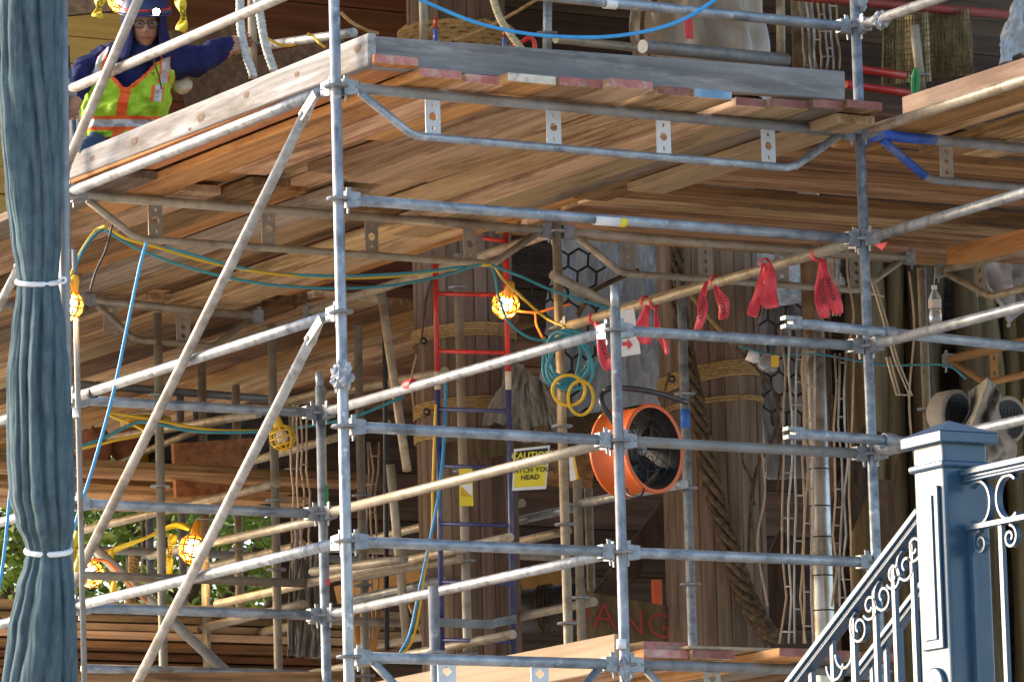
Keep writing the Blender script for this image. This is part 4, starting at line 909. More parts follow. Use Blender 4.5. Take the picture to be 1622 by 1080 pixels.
cable('teal_cable', 'lower teal cable sagging below the yellow one', 'cable', [(104, 470, 23.8), (130, 400, 24.2), (158, 366, 24.6), (175, 370, 24.6), (220, 395, 24.7), (300, 424, 24.9), (400, 447, 25.1), (500, 456, 25.4), (600, 454, 25.7), (690, 440, 25.9), (772, 420, 25.9), (790, 470, 26.1), (806, 510, 26.2), (840, 535, 26.2), (880, 540, 26.2)], .0075, TEAL)
cable('yellow_cable', 'short yellow cable dropping to the lamp by the curtain tie', 'cable', [(106, 455, 23.8), (125, 405, 24.2), (150, 368, 24.6), (168, 358, 24.6)], .0085, YELC)
cable('blue_hose', 'straight light blue hose hanging from the truss to the lower left', 'hose', [(232, 384, 24.5), (222, 420, 24.5), (205, 500, 24.5), (180, 620, 24.5), (150, 730, 24.5), (128, 800, 24.5), (105, 880, 24.5)], .0085, SKYB)
cable('blue_hose', 'thin blue hose at the left edge beside the curtain', 'hose', [(22, 690, 22.0), (14, 800, 22.0), (6, 880, 22.0), (-6, 960, 22.0)], .0075, SKYB)
cable('teal_cable', 'teal cable from the truss end to the net, right of the lamp', 'cable', [(780, 420, 25.9), (830, 440, 26.0), (880, 462, 26.1), (960, 488, 26.3), (1000, 505, 26.5)], .0075, TEAL)
cable('teal_cable', 'teal and yellow festoon below the second row rail', 'cable', [(110, 712, 27.5), (160, 695, 27.6), (215, 670, 27.7), (250, 672, 27.7), (310, 683, 27.8), (400, 684, 27.9), (480, 676, 27.9), (560, 660, 27.9), (640, 628, 27.9)], .0085, TEAL)
cable('yellow_cable', 'yellow cable hanging below the second row rail', 'cable', [(108, 715, 27.6), (180, 698, 27.6), (228, 683, 27.7), (170, 655, 27.8), (240, 664, 27.8), (330, 680, 27.9), (420, 682, 27.95)], .0075, YELC)
cable('dark_cable', 'dark green cable draped under the rear platform', 'cable', [(140, 770, 30), (200, 772, 30), (285, 762, 30), (310, 766, 30), (350, 785, 30), (430, 800, 30)], .009, mat('dark_green_cable', [(.01, .05, .05), (.02, .08, .08)], 8, rough=.5))
cable('yellow_cable', 'yellow cable falling left of the blue ladder', 'cable', [(690, 640, 26.8), (686, 760, 26.8), (684, 840, 26.8), (672, 910, 26.8), (662, 980, 26.8), (650, 1020, 26.8), (635, 1035, 26.8)], .0075, YELC)
cable('teal_cable', 'teal cable falling left of the blue ladder', 'cable', [(706, 600, 27.2), (704, 690, 27.0), (695, 780, 26.8), (680, 860, 26.8), (665, 930, 26.8), (650, 1000, 26.8), (634, 1033, 26.8)], .0085, SKYB)
cable('orange_cable', 'orange cable branching right of the lit lamp', 'cable', [(815, 492, 26.5), (850, 495, 26.5), (880, 487, 26.5), (905, 482, 26.5)], .007, ORGC)
cable('orange_cable', 'orange cable dropping toward the coiled hose', 'cable', [(848, 494, 26.5), (850, 515, 26.5), (860, 535, 26.4)], .007, ORGC)
cable('orange_cable', 'orange cable beside the lowest lamp', 'cable', [(145, 885, 28.6), (170, 890, 28.7), (200, 920, 28.8), (235, 955, 29)], .008, ORGC)
cable('yellow_cable', 'yellow cable curling on the upper deck rail', 'cable', [(422, 60, 26), (440, 70, 26), (455, 73, 26), (468, 71, 26)], .007, YELC)
cable('yellow_cable', 'yellow cable end hooked behind the corner post', 'cable', [(487, 54, 25.6), (496, 58, 25.6), (505, 68, 25.5), (515, 76, 25.5)], .007, YELC)
cable('rope_line', 'tan rope strung across the upper deck behind the green rope', 'rope', [(720, 65, 27.3), (780, 40, 27.3), (850, 0, 27.3), (870, -15, 27.3)], .009, ROPE)
cable('rope_line', 'tan rope sagging behind the corner post', 'rope', [(540, 20, 26), (556, 35, 26), (580, 48, 26), (600, 54, 26)], .009, ROPE)
cable('black_cord', 'black cord dangling from the truss bend', 'cord', [(178, 356, 24.5), (168, 395, 24.5), (152, 430, 24.5), (143, 460, 24.5)], .006, BLACK)
cable('teal_cable', 'thin teal line behind the right wire armatures', 'cable', [(1170, 548, 27.5), (1230, 563, 27.5), (1290, 560, 27.5), (1400, 578, 27.5), (1495, 578, 27), (1530, 600, 27)], .006, TEAL)
o = MB().tube([PW(*q) for q in [(1046, -8, 27), (1018, 20, 27), (1016, 60, 27), (1030, 88, 27)]], .012, 8).build('vine_hoop', ROPEB); tag(o, 'brown hoop end leaning on the plastic wrap', 'branch')
for i, pp_ in enumerate([[(1205, 700, 27.6), (1212, 780, 27.6), (1200, 860, 27.6), (1216, 960, 27.6)], [(1232, 640, 27.7), (1236, 720, 27.7), (1228, 800, 27.7)], [(1345, 370, 26.9), (1342, 430, 26.9), (1352, 500, 26.9), (1340, 560, 26.9)], [(1408, 640, 27.2), (1420, 720, 27.2), (1412, 800, 27.2)], [(1440, 430, 27.4), (1448, 520, 27.4), (1440, 640, 27.4), (1452, 760, 27.4)], [(1060, 590, 27.8), (1052, 640, 27.8), (1064, 720, 27.8)], [(660, 560, 28.1), (652, 600, 28.1), (656, 650, 28.1)], [(690, 430, 28.0), (676, 470, 28.0), (668, 535, 28.0)]]):
    cable('dry_vine', ['thin dry vine beside the twisted vine, low', 'thin dry vine right of the right column', 'thin vine beside the nearest danger flags', 'thin vine left of the newel cap', 'thin vine before the log palisade', 'thin vine left of the fan column bolt', 'thin cord looping from the left column bolt', 'thin cord slanting over the left column'][i], 'vine', pp_, .006, ROPEB if i % 2 else WIRET)
# twisted ropes
def twist(name, label, pix, r, m, strands=3, pitch=2.2):
    sp = spline([PW(*p) for p in pix], 14); o = thing(name, sp[-1], label, 'rope', 'thick twisted ropes')
    for s in range(strands):
        MB().tube([p+CR*(r*.52*math.cos(i*2*PI/14*pitch+s*2*PI/strands))+_f*(r*.52*math.sin(i*2*PI/14*pitch+s*2*PI/strands)) for i, p in enumerate(sp)], r*.56, 8).build('strand', m, o)
    return o
twist('thick_rope', 'left bluish white twisted rope beside the worker hand', [(380, -12, 25.6), (381, 40, 25.6), (388, 80, 25.6), (402, 122, 25.6)], .022, ROPEW)
twist('thick_rope', 'right bluish white twisted rope tied with cord', [(405, -12, 25.7), (412, 25, 25.7), (420, 70, 25.7), (434, 112, 25.7)], .022, ROPEW)
twist('thick_rope', 'greenish tan twisted rope crossing behind the blue hose', [(778, -12, 26.2), (790, 25, 26.2), (805, 50, 26.2), (828, 80, 26.2)], .02, ROPEG)
twist('thick_rope', 'hemp twisted rope hanging in front of the foliage', [(212, 880, 32), (210, 920, 32), (206, 960, 32)], .035, ROPE)
# hose coil on the tan post
hc = PW(900, 575, 25.8)
ho = thing('hose_coil', hc-V((0, 0, .2)), 'coil of teal hose hanging on the tan post', 'hose coil')
rng = random.Random(5)
for k in range(6):
    ru, rv = rng.uniform(26, 40), rng.uniform(34, 44); cu, cv = 900+rng.uniform(-8, 6), 568+rng.uniform(-6, 8)
    MB().tube([PW(cu+ru*math.cos(t)+6*math.sin(2*t+k), cv+rv*math.sin(t), 25.8+.03*k+.03*math.sin(t*2)) for t in [2*PI*j/36 for j in range(36)]], .0085, 8, closed=True).build('loop', TEAL, ho)
yo = thing('cable_coil', PW(908, 640, 25.9), 'two loops of yellow cable below the teal coil', 'cable coil')
for (cu, cv, ru, rv) in ((901, 618, 26, 24), (920, 630, 20, 27)):
    MB().tube([PW(cu+ru*math.cos(t), cv+rv*math.sin(t), 25.75+.03*math.sin(t)) for t in [2*PI*j/32 for j in range(32)]], .0085, 8, closed=True).build('loop', YELC, yo)
# ------------------------------------------------------------------ danger flags, tape, signs
def flag(label, u, v, segs, txt=None):
    o = thing('danger_flag', PW(u, v+90, 24.6), label, 'tape flag', 'red danger tape flags')
    for (u0, v0, u1, v1, wd, s) in segs:
        p, q = PW(u0, v0, 24.5), PW(u1, v1, 24.42); d = (q-p); nrm = d.normalized().cross(_f).normalized()
        def fn(a, b, p=p, d=d, nrm=nrm, wd=wd, s=s):
            prof = (.35+.65*min(1, b*2.2))*(1 if b < .9 else 1-(b-.9)*3)*(1+.12*math.sin(b*8+s))
            return p+d*b+nrm*((a-.5)*wd*prof)+_f*(.010*math.sin(a*6+b*5+s)+.012*math.sin(b*11+s))+nrm*(.010*math.sin(b*5+s))
        ob_ = MB().grid(fn, 8, 16).build('tape_tail', FLAG, o); sm = ob_.modifiers.new('t', 'SOLIDIFY'); sm.thickness = .0015
        if txt: 
            mid = p.lerp(q, .55)-_f*.03
            text_part(txt, ob_, mid, d.normalized(), d.normalized().cross(_f).normalized(), .030, INK, bold=.0004)
    c = PX(u, v, 2*A); MB().lathe(c, (0, 1, 0), [(-.012, .026), (-.006, .031), (.006, .031), (.012, .026)], 14).build('knot_loop', FLAG, o)
    return o
flag('narrow red danger tape hanging behind the open post top', 940, 505, [(940, 510, 968, 585, .05, 1)], 'DANGER')
flag('short broad red tape flag with no lettering showing by the arrow sign', 1022, 478, [(1022, 484, 1020, 545, .065, 2)])
flag('thin red tape tail right of the arrow sign', 1036, 480, [(1038, 484, 1054, 562, .03, 3)])
flag('red danger tape pair at the middle of the flagged rail', 1132, 445, [(1122, 446, 1103, 522, .045, 4), (1136, 452, 1148, 505, .055, 5)], 'DANGER')
flag('plain red tape pair with rounded tails, middle right', 1212, 418, [(1210, 420, 1194, 502, .055, 6), (1214, 416, 1224, 488, .075, 7)])
flag('red danger tape pair nearest the right post', 1293, 404, [(1298, 410, 1306, 504, .055, 8), (1302, 410, 1326, 498, .065, 9)], 'DANGER')
o = MB().tube([PX(643, 598, A)+V((0, -.03, 0)), PX(656, 626, A)+V((0, -.03, 0))], .03, 10).build('tape_band', FLAG)
pp = PX(650, 610, A); bpy.data.objects.remove(o)
o = tag(MB().lathe(pp, (0, 1, 0), [(-.035, .0265), (-.02, .031), (.02, .029), (.04, .0265)], 14).build('tape_band', FLAG), 'red tape band round the rail in front of the ladder', 'tape')
o = tag(MB().prism([PX(1392, 388, 2*A)-V((.026, 0, 0)), PX(1413, 384, 2*A)-V((.026, 0, 0)), PX(1405, 397, 2*A)-V((.03, 0, 0))], V((.004, 0, 0))).build('tape_tip', FLAG), 'tiny red tape tip hanging right of the right post', 'tape')
def signboard(name, label, cor, m, th=.004):
    bl, br, tr, tl = [PW(*c) for c in cor]; t = _f*th
    o = thing(name, (bl+br)/2, label, 'sign')
    MB().hexa([bl, br, br+t, bl+t], [tl, tr, tr+t, tl+t]).build('panel', m, o)
    return o, (bl, br, tr, tl)
def quad(parent, cor, m, name, off=.003):
    bl, br, tr, tl = [PW(*c)-_f*off for c in cor]; t = _f*.002
    return MB().hexa([bl, br, br+t, bl+t], [tl, tr, tr+t, tl+t]).build(name, m, parent)
W_ = 26.2
so1, cs = signboard('caution_sign', 'yellow caution sign warning watch your head', [(811, 777, W_), (865, 774, W_), (871, 705, W_), (814, 711, W_)], WHITE)
quad(so1, [(814, 772, W_), (863, 769, W_), (865, 736, W_), (815, 738, W_)], SIGNY, 'yellow_field')
quad(so1, [(815, 737, W_), (865, 735, W_), (868, 709, W_), (817, 715, W_)], INK, 'black_header')
xd = (cs[1]-cs[0]).normalized(); yd = (cs[3]-cs[0]).normalized()
text_part('CAUTION', so1, PW(842, 721, W_)-_f*.008, xd, yd, .045, SIGNY, bold=.0012)
text_part('WATCH YOUR\nHEAD', so1, PW(840, 750, W_)-_f*.008, xd, yd, .036, INK, bold=.0006)
W_ = 26.9
so2, cs = signboard('tag_sign', 'yellow tag with white and yellow diagonal hung on the post behind the ladder', [(728, 801, W_), (750, 801, W_), (748, 742, W_), (727, 742, W_)], SIGNY)
quad(so2, [(730, 786, W_), (748, 786, W_), (748, 766, W_), (730, 768, W_)], WHITE, 'white_field')
bl, br, tl = [PW(*c)-_f*.007 for c in ((730, 770, W_), (748, 786, W_), (730, 786, W_))]; MB().prism([bl, br, tl], _f*.002).build('diagonal', YELC, so2)
so3, cs = signboard('arrow_sign', 'white sign with a red arrow behind the open post top', [(985, 565, 25.6), (1015, 560, 25.6), (1004, 488, 25.6), (978, 494, 25.6)], WHITE)
q = lambda u, v: PW(u, v, 25.6)-_f*.006
MB().prism([q(986, 548), q(994, 547), q(994, 554), q(1002, 546), q(994, 536), q(994, 541), q(985, 542)], _f*.003).build('arrow', FLAG, so3)
so4, cs = signboard('tag_sign', 'pale tag with yellow edge hanging right of the caution sign', [(903, 762, 27.0), (916, 758, 27.0), (908, 722, 27.0), (901, 724, 27.0)], WHITE)
quad(so4, [(913, 759, 27.0), (917, 758, 27.0), (910, 722, 27.0), (907, 722, 27.0)], YELC, 'yellow_edge')
# DANGER board
W_ = 28.0
so5, cs = signboard('danger_board', 'grey board spray painted DANGER leaning behind the lower toe board', [(925, 1030, W_), (1075, 1035, W_), (1072, 962, W_), (928, 936, W_)], LOGW, .02)
xd = (cs[2]-cs[3]).normalized(); yd = V((0, 0, 1))
text_part('DANGER', so5, PW(1012, 986, W_)-_f*.012, xd, yd, .20, INKR, bold=-.002)
o = tag(MB().box(PW(1041, 958, 28.6), .045, .04, .28).build('safety_tape', HVO), 'orange marker strip glimpsed behind the danger board', 'marker')
# yellow caution streamers
def streamer(label, pts, wd=.05, m=YELT, txt=None):
    ws = [PW(*p) for p in pts]; sp = spline(ws, 6)
    def fn(a, b):
        i = b*(len(sp)-1); k = min(int(i), len(sp)-2); p = sp[k].lerp(sp[k+1], i-k); d = (sp[k+1]-sp[k]).normalized(); n_ = d.cross(_f).normalized()
        return p+n_*((a-.5)*wd*(.8+.3*math.sin(b*9)))+_f*(.02*math.sin(a*5+b*9))
    o = tag(MB().grid(fn, 6, 24).build('caution_streamer', m), label, 'tape streamer', 'yellow caution streamers'); s_ = o.modifiers.new('t', 'SOLIDIFY'); s_.thickness = .0015
    if txt:
        k = len(sp)//2; d = (sp[k+1]-sp[k]).normalized(); text_part(txt, o, sp[k]-_f*.03, d, d.cross(_f).normalized(), wd*.75, INK)
    return o
streamer('yellow caution tape hanging left above the worker shoulder', [(158, -8, 25.0), (157, 12, 25.0), (153, 28, 25.0)], .05, txt='CAU')
streamer('yellow caution tape hanging right of the hard hat', [(282, -8, 25.0), (288, 12, 25.0), (291, 32, 25.0), (285, 50, 25.0)], .05, txt='ION')
streamer('yellow caution tape tail left of the lit lamp', [(275, 845, 29.8), (270, 870, 29.8), (265, 910, 29.8)], .05, txt='TION')
streamer('yellow caution tape tail hanging before the foliage', [(172, 870, 30), (176, 900, 30), (180, 938, 30)], .045)
streamer('yellow caution tape wrapped along the rear tube', [(140, 895, 30.2), (180, 872, 30), (230, 852, 29.8), (275, 832, 29.6), (300, 836, 29.6)], .035)
streamer('yellow tape strip beside the curtain tie', [(118, 840, 24.2), (119, 870, 24.2), (121, 905, 24.2)], .035)
# wraps of clear tape
def crumple(label, c, rx, rz, seed, m=FOIL):
    def fn(a, b):
        t = a*2*PI; ph = (b-.5)*PI; k = 1+.5*mnoise.noise(V((math.cos(t)*2+seed, math.sin(t)*2, b*5)))+.3*mnoise.noise(V((math.cos(t)*5+seed, math.sin(t)*5, b*11)))
        return c+V((rx*math.cos(t)*math.cos(ph)*k, rx*math.sin(t)*math.cos(ph)*k, rz*math.sin(ph)*k))
    return tag(MB().grid(fn, 26, 18, wrap=True, smooth=False).build('tape_wrap', m), label, 'tape wrap', 'clear tape wraps')
crumple('crumpled clear tape wrapped round the corner post', PY(542, 596, -.01), .045, .06, 3)
crumple('crumpled clear tape on the upper right guard rail', PX(1396, 33, 2*A), .036, .036, 6)
crumple('crumpled clear tape on the right post top', PY(1362, 8, 0), .034, .036, 9)
crumple('shiny wire tie on the open front post at the bottom', PY(990, 1062, -.02), .026, .055, 12)
# stickers and tape bands on tubes
def band(label, p, d, r, ln, m): return tag(MB().lathe(p, d, [(-ln/2, TR), (-ln/2, r), (ln/2, r), (ln/2, TR)], 16).build('tube_sticker', m), label, 'sticker', 'tube stickers')
band('blue and white printed sticker on the long front rail', PY(960, 349, 0), (1, 0, 0), TR+.0012, .13, WHITE)
band('yellow sticker end on the long front rail', PY(985, 351, 0), (1, 0, 0), TR+.0014, .035, SIGNY)
bp_ = PW(1097, 1020, 26.6)
band('blue tape round the post beside the fan', V((bp_.x, bp_.y, PW(1092, 655, 26.6).z)), (0, 0, 1), TR+.0015, .095, BLUTAPE)
band('white round label on the upper guard rail', PY(966, 6, 0), (1, 0, 0), TR+.0012, .06, WHITE)
band('green paint smear on the post behind the corner', V((A, B, PY(513, 790, B).z)), (0, 0, 1), TR+.001, .13, GREENP)
band('dark clamp mark on the left rail', PX(147, 622, 0), (0, 1, 0), TR+.003, .04, BLACK)
band('red paint mark on the post behind the corner', V((A, B, PY(517, 922, B).z)), (0, 0, 1), TR+.001, .03, FLAG)
band('white collar on the thin conduit', PW(121, 654, 24.0), (0, 0, 1), .017, .045, WHITE)
band('blue tape round the open front post at the lower deck', V((A, 0, PY(984, 1020, 0).z)), (0, 0, 1), TR+.0012, .045, WHITE)
# bottle
bc = PW(1482, 513, 25.2); bo = thing('water_bottle', bc, 'clear plastic water bottle hanging from the right rear truss', 'bottle')
MB().lathe(bc, (0, 0, 1), [(0, 0), (.0, .027), (.012, .031), (.06, .030), (.065, .028), (.07, .031), (.12, .031), (.145, .024), (.16, .013), (.175, .0125), (.175, 0)], 18).build('body', GLASSP, bo)
MB().lathe(bc, (0, 0, 1), [(.075, .0315), (.115, .0315)], 18).build('label', LABELM, bo)
MB().lathe(bc, (0, 0, 1), [(.168, .0145), (.188, .0145), (.188, 0)], 14).build('cap', WHITE, bo)
MB().tube([bc+V((0, 0, .185)), bc+V((.01, 0, .28))], .003, 5).build('hanging_wire', WIRET, bo)
# spray can and yellow tag on the line
po_ = thing('hook_bulb', PW(1205, 575, 27.3), 'clear bulb with white socket hanging on the teal line', 'bulb')
MB().lathe(PW(1195, 567, 27.3), CR-V((0, 0, .4)), [(-.03, 0), (-.03, .025), (.03, .028), (.04, .045), (.09, .05), (.12, .03), (.13, 0)], 16).build('body', [GLASSP], po_)
MB().lathe(PW(1192, 565, 27.3), CR-V((0, 0, .4)), [(-.03, 0), (-.03, .03), (.025, .03), (.025, 0)], 14).build('socket', WHITE, po_)
o = MB().box(PW(1228, 572, 27.2), .04, .01, .06, CR, _f, CU).build('yellow_tag', YELC); tag(o, 'small yellow tag hanging on the teal line', 'tag')
# red frames and lath panels, upper right
rear('upper red steel rail at the top right corner', (1230, -8, 26.5), (1640, 28, 27.5), mat('red_oxide_steel', [(.22, .035, .03), (.36, .06, .05)], 9, rough=.6), .024)
rear('red rail behind the right post on the upper deck', (1362, 110, 26.4), (1432, 120, 26.6), RED, .02)
rear('lower red rail behind the right post on the upper deck', (1340, 134, 26.4), (1440, 148, 26.6), RED, .02)
for i, cor in enumerate([[(1400, 30), (1470, 20), (1475, 130), (1398, 135)], [(1445, 22), (1535, 15), (1542, 118), (1450, 130)]]):
    p = [PW(u, v, 26.9+.3*i) for u, v in cor]; o = thing('lath_bundle', p[3], ['bronze wire lath bundle left of the upper right post', 'flat bronze wire lath panel at the upper right'][i], 'wire lath')
    for k in range(3):
        off = _f*(.05*k)
        MB().grid(lambda a, b: p[3].lerp(p[2], a).lerp(p[0].lerp(p[1], a), b)+off+_f*(.04*math.sin(a*6+k*2)*(1 if i == 0 else .3)), 12, 8).build('lath_sheet', MESHP, o)
    wr = MB()
    for a in [x/16 for x in range(17)]: wr.tube([p[3].lerp(p[2], a)-_f*.05, p[0].lerp(p[1], a)-_f*.05], .0022, 4)
    for b in [x/12 for x in range(13)]: wr.tube([p[3].lerp(p[0], b)-_f*.05, p[2].lerp(p[1], b)-_f*.05], .0022, 4)
    w2 = wr.build('wire_grid', MESHP, o); w2['kind'] = 'stuff'
cable('green_strap', 'bright green strap looped beside the upper deck post', 'strap', [(1448, 150, 25.8), (1446, 132, 25.8), (1450, 112, 25.8), (1454, 120, 25.8), (1452, 148, 25.8)], .012, GREENP)
o = thing('cable_reel_frame', PW(840, 78, 26.5), 'small red bent tube frame behind the grey toe board', 'tube frame')
MB().tube(spline([PW(*q) for q in [(812, 74, 26.5), (828, 66, 26.5), (838, 60, 26.5), (846, 66, 26.5), (848, 84, 26.5)]], 4), .012, 8).build('frame', RED, o)
for i, (u, v0, v1) in enumerate([(690, 28, 62), (799, 48, 72)]):
    o = thing('painted_stake', PW(u, v1, 26.6), ['red and blue stake left of the green rope', 'red and blue stake right of the coir fender, beside the green rope'][i], 'stake', 'red and blue stakes')
    MB().tube([PW(u, v0, 26.6), PW(u, (v0+v1)/2, 26.6)], .010, 8).build('red_half', RED, o); MB().tube([PW(u, (v0+v1)/2, 26.6), PW(u, v1+15, 26.6)], .012, 8).build('blue_half', COBALT, o)
# ------------------------------------------------------------------ curtain
CW = 20.0
prof = [(-40, -14, 102), (0, -8, 101), (120, -3, 100), (200, 2, 99), (300, 9, 98), (380, 17, 97), (425, 24, 94), (445, 28, 92), (465, 25, 96), (520, 17, 104), (600, 9, 111), (700, 9, 117), (780, 14, 119), (830, 26, 118), (858, 38, 113), (872, 43, 110), (890, 38, 113), (930, 26, 118), (1000, 11, 123), (1080, 1, 125), (1160, -5, 127)]
def pr_at(v):
    for (a, l0, r0), (b, l1, r1) in zip(prof, prof[1:]):
        if a <= v <= b:
            t = (v-a)/(b-a); t = t*t*(3-2*t); return l0+(l1-l0)*t, r0+(r1-r0)*t
    return prof[-1][1:]
def curt(a, b):
    v = -40+1200*b; l, r_ = pr_at(v); cu = (l+r_)/2; hw = (r_-l)/2
    tie = math.exp(-((v-447)/38.)**2)+math.exp(-((v-872)/32.)**2)
    t = a*2*PI; sw = .5*mnoise.noise(V((v/300., 1.5, 0))); q = a*13+sw*1.6+.8*mnoise.noise(V((math.cos(t)*1.3, math.sin(t)*1.3, v/500.)))
    cell = math.floor(q); fr = q-cell
    def amp(c): return .5+.5*mnoise.noise(V((c*7.31+.5, 3.3, v/520.)))
    ridge = (math.sin(PI*fr)**.8)*(.08+.55*amp(cell)**2)
    fold = ridge-.2+.20*mnoise.noise(V((math.cos(t)*1.5, math.sin(t)*1.5, v/350.)))+.05*mnoise.noise(V((math.cos(t)*9, math.sin(t)*9, v/60.)))+.03*mnoise.noise(V((math.cos(t)*4, math.sin(t)*4, v/18.)))
    k = 1+fold*(1-.35*min(1, tie))
    p = PW(cu, v, CW); s = hw*CW/FPX
    return p+CR*(s*math.cos(t)*(1+.35*(k-1)))+_f*(s*.95*math.sin(t)*k)
co = thing('gathered_curtain', PW(62, 1155, CW), 'slate blue canvas curtain gathered and tied round a pole at left', 'curtain')
MB().grid(curt, 300, 150, wrap=True).build('canvas', DENIM, co)
for v, r0, nm in ((446, .0105, 'white_cord_tie'), (872, .012, 'white_strap_tie')):
    l, r_ = pr_at(v); pts = []
    for j in range(40):
        t = 2*PI*j/40; s = (r_-l)/2*CW/FPX
        pts.append(PW((l+r_)/2, v+ (-5*math.sin(t)), CW)+CR*(s*1.03*math.cos(t))+_f*(s*.98*math.sin(t)))
    MB().tube(pts, r0, 8, closed=True).build(nm, WHITE, co)
MB().tube(spline([PW(*q) for q in [(92, 446, 19.95), (99, 440, 19.95), (104, 441, 19.95), (103, 447, 19.95), (96, 449, 19.95)]], 4), .0055, 6).build('knot_loop', WHITE, co)
MB().tube([PW(98, -60, CW+.15), PW(103, 540, CW+.15), PW(112, 1160, CW+.15)], .022, 12).build('support_pole', GALVD, co)
cb = PW(112, 1160, CW+.15)
MB().tube([V((cb.x, cb.y, 0)), cb], .03, 12).build('pole_base', GALVD, co)

# ------------------------------------------------------------------ blue newel and iron railings
NW = 17.0
nc = PW(1493, 690, NW); nx, ny = nc.x, nc.y                      # front corner: minimum x and minimum y of the post
SZ = .175
def nz(v): return PW(1493, v, NW).z
no = thing('newel_post', V((nx+SZ/2, ny+SZ/2, 0)), 'slate blue square newel post with pyramid cap and raised panels', 'newel post')
def sq(b, z0, z1, gr, mi=0, ch=.0): b.box(V((nx+SZ/2, ny+SZ/2, (z0+z1)/2)), SZ+2*gr, SZ+2*gr, z1-z0)
b = MB(); sq(b, 0, nz(693), 0); sh = b.build('shaft', BPAINT, no); m_ = sh.modifiers.new('b', 'BEVEL'); m_.width = .012; m_.segments = 3
b = MB(); sq(b, nz(701), nz(683), .028); ca = b.build('cap_slab', BPAINT, no); m_ = ca.modifiers.new('b', 'BEVEL'); m_.width = .004; m_.segments = 2
zz = nz(683); c_ = V((nx+SZ/2, ny+SZ/2, zz)); e = SZ/2+.028
MB().add([c_+V((-e, -e, .0005)), c_+V((e, -e, .0005)), c_+V((e, e, .0005)), c_+V((-e, e, .0005)), c_+V((0, 0, .052))], [(0, 1, 4), (1, 2, 4), (2, 3, 4), (3, 0, 4), (3, 2, 1, 0)]).build('cap_pyramid', BPAINT, no)
b = MB(); sq(b, nz(741), nz(729), .014); mo = b.build('neck_moulding', BPAINT, no); m_ = mo.modifiers.new('b', 'BEVEL'); m_.width = .010; m_.segments = 4
for (dx, dy, sx, sy) in ((-.006, SZ/2, .012, SZ*.70), (SZ/2, -.006, SZ*.70, .012)):
    z0_, z1_ = nz(1030), nz(768)
    if dx > 0: continue
    o2 = MB().box(V((nx+dx, ny+dy, (z0_+z1_)/2)), sx, sy, z1_-z0_).build('raised_panel', BPAINT, no); m_ = o2.modifiers.new('b', 'BEVEL'); m_.width = .004; m_.segments = 2
    o3 = MB().box(V((nx-.014, ny+dy, (z0_+z1_)/2)), .008, SZ*.40, (z1_-z0_)-.06).build('inner_panel', BPAINT, o2); m_ = o3.modifiers.new('b', 'BEVEL'); m_.width = .003; m_.segments = 2
MB().lathe(V((nx-.002, ny+SZ/2, nz(1085))), (-1, 0, 0), [(0, .055), (.008, .055), (.012, .045), (.010, .03), (.018, .012), (.02, 0)], 24).build('round_boss', BPAINT, no)
# railings run in the plane x = RXc
RXc = nx+SZ/2
def rp(u, v): return PX(u, v, RXc)
def spiral(c, r0, turns, a0, dirn, yd, n=26):
    return [c+yd*(r0*(1-.78*i/n)*math.cos(a0+dirn*turns*2*PI*i/n))+V((0, 0, r0*(1-.78*i/n)*math.sin(a0+dirn*turns*2*PI*i/n))) for i in range(n+1)]
YD = V((0, -1, 0))
def rail_obj(label, P0, P1, bars_u, dz, xoff, ornaments=True):
    o = thing('iron_railing', P0.lerp(P1, .5)-V((0, 0, .8)), label, 'railing', 'slate blue iron railings'); off = V((xoff, 0, 0)); d = (P1-P0).normalized()
    up = V((1, 0, 0)).cross(d).normalized(); up = up if up.z > 0 else -up
    for h, wd, nm in ((0, .052, 'handrail'), ):
        b = MB(); b.box((P0+P1)/2+off, (P1-P0).length, .055, .022, d, V((1, 0, 0)), up); b.box((P0+P1)/2+off-up*.017, (P1-P0).length, .036, .013, d, V((1, 0, 0)), up); b.box((P0+P1)/2+off-up*.029, (P1-P0).length, .044, .010, d, V((1, 0, 0)), up)
        q = b.build(nm, BPAINT, o); m_ = q.modifiers.new('b', 'BEVEL'); m_.width = .004; m_.segments = 2
    return o, d, up, off
H0, H1 = rp(1180, 1180), rp(1462, 808)
ro, rd, rup, roff = rail_obj('slate blue stair railing with scrolls descending left of the newel', H0, H1, None, 0, 0)
def on_rail(u): 
    t = (u-1180)/(1462-1180); return H0.lerp(H1, t)
for i, u in enumerate([1264, 1288, 1322, 1354, 1388, 1417, 1445]):
    p = on_rail(u); top = p-V((0, 0, .05 if i % 2 else .03)); wdt = .026 if i == 3 else .019
    MB().box(V((p.x, p.y, top.z-.6)), .016, wdt, 1.2).build('baluster', BPAINT, ro)
for i, u in enumerate([1365, 1382, 1402, 1418, 1437, 1450]):
    p = on_rail(u); s = .060 if i % 2 == 0 else .048
    c = p-V((0, 0, .115 if i % 2 == 0 else .09))
    MB().ribbon(spiral(c, s, 1.35, PI*.6 if i % 2 == 0 else PI*1.2, 1, YD), V((1, 0, 0)), .02, .008).build('scroll', BPAINT, ro)
for u in (1300, 1326, 1340):
    p = on_rail(u); c = p-V((0, 0, .13))
    MB().ribbon([c+YD*(.05*math.cos(t))+V((0, 0, .05*math.sin(t))) for t in [PI+PI*k/12 for k in range(13)]], V((1, 0, 0)), .018, .008).build('scroll', BPAINT, ro)
P0b, P1b = PX(1360, 1065, RXc+1.3), PX(1560, 800, RXc+1.3)
ro2, _, _, _ = rail_obj('far side stair railing seen through the near balusters', P0b, P1b, None, 0, 0)
for t in [x/9 for x in range(10)]:
    p = P0b.lerp(P1b, t); MB().box(V((p.x, p.y, p.z-.5)), .016, .018, .94).build('baluster', BPAINT, ro2)
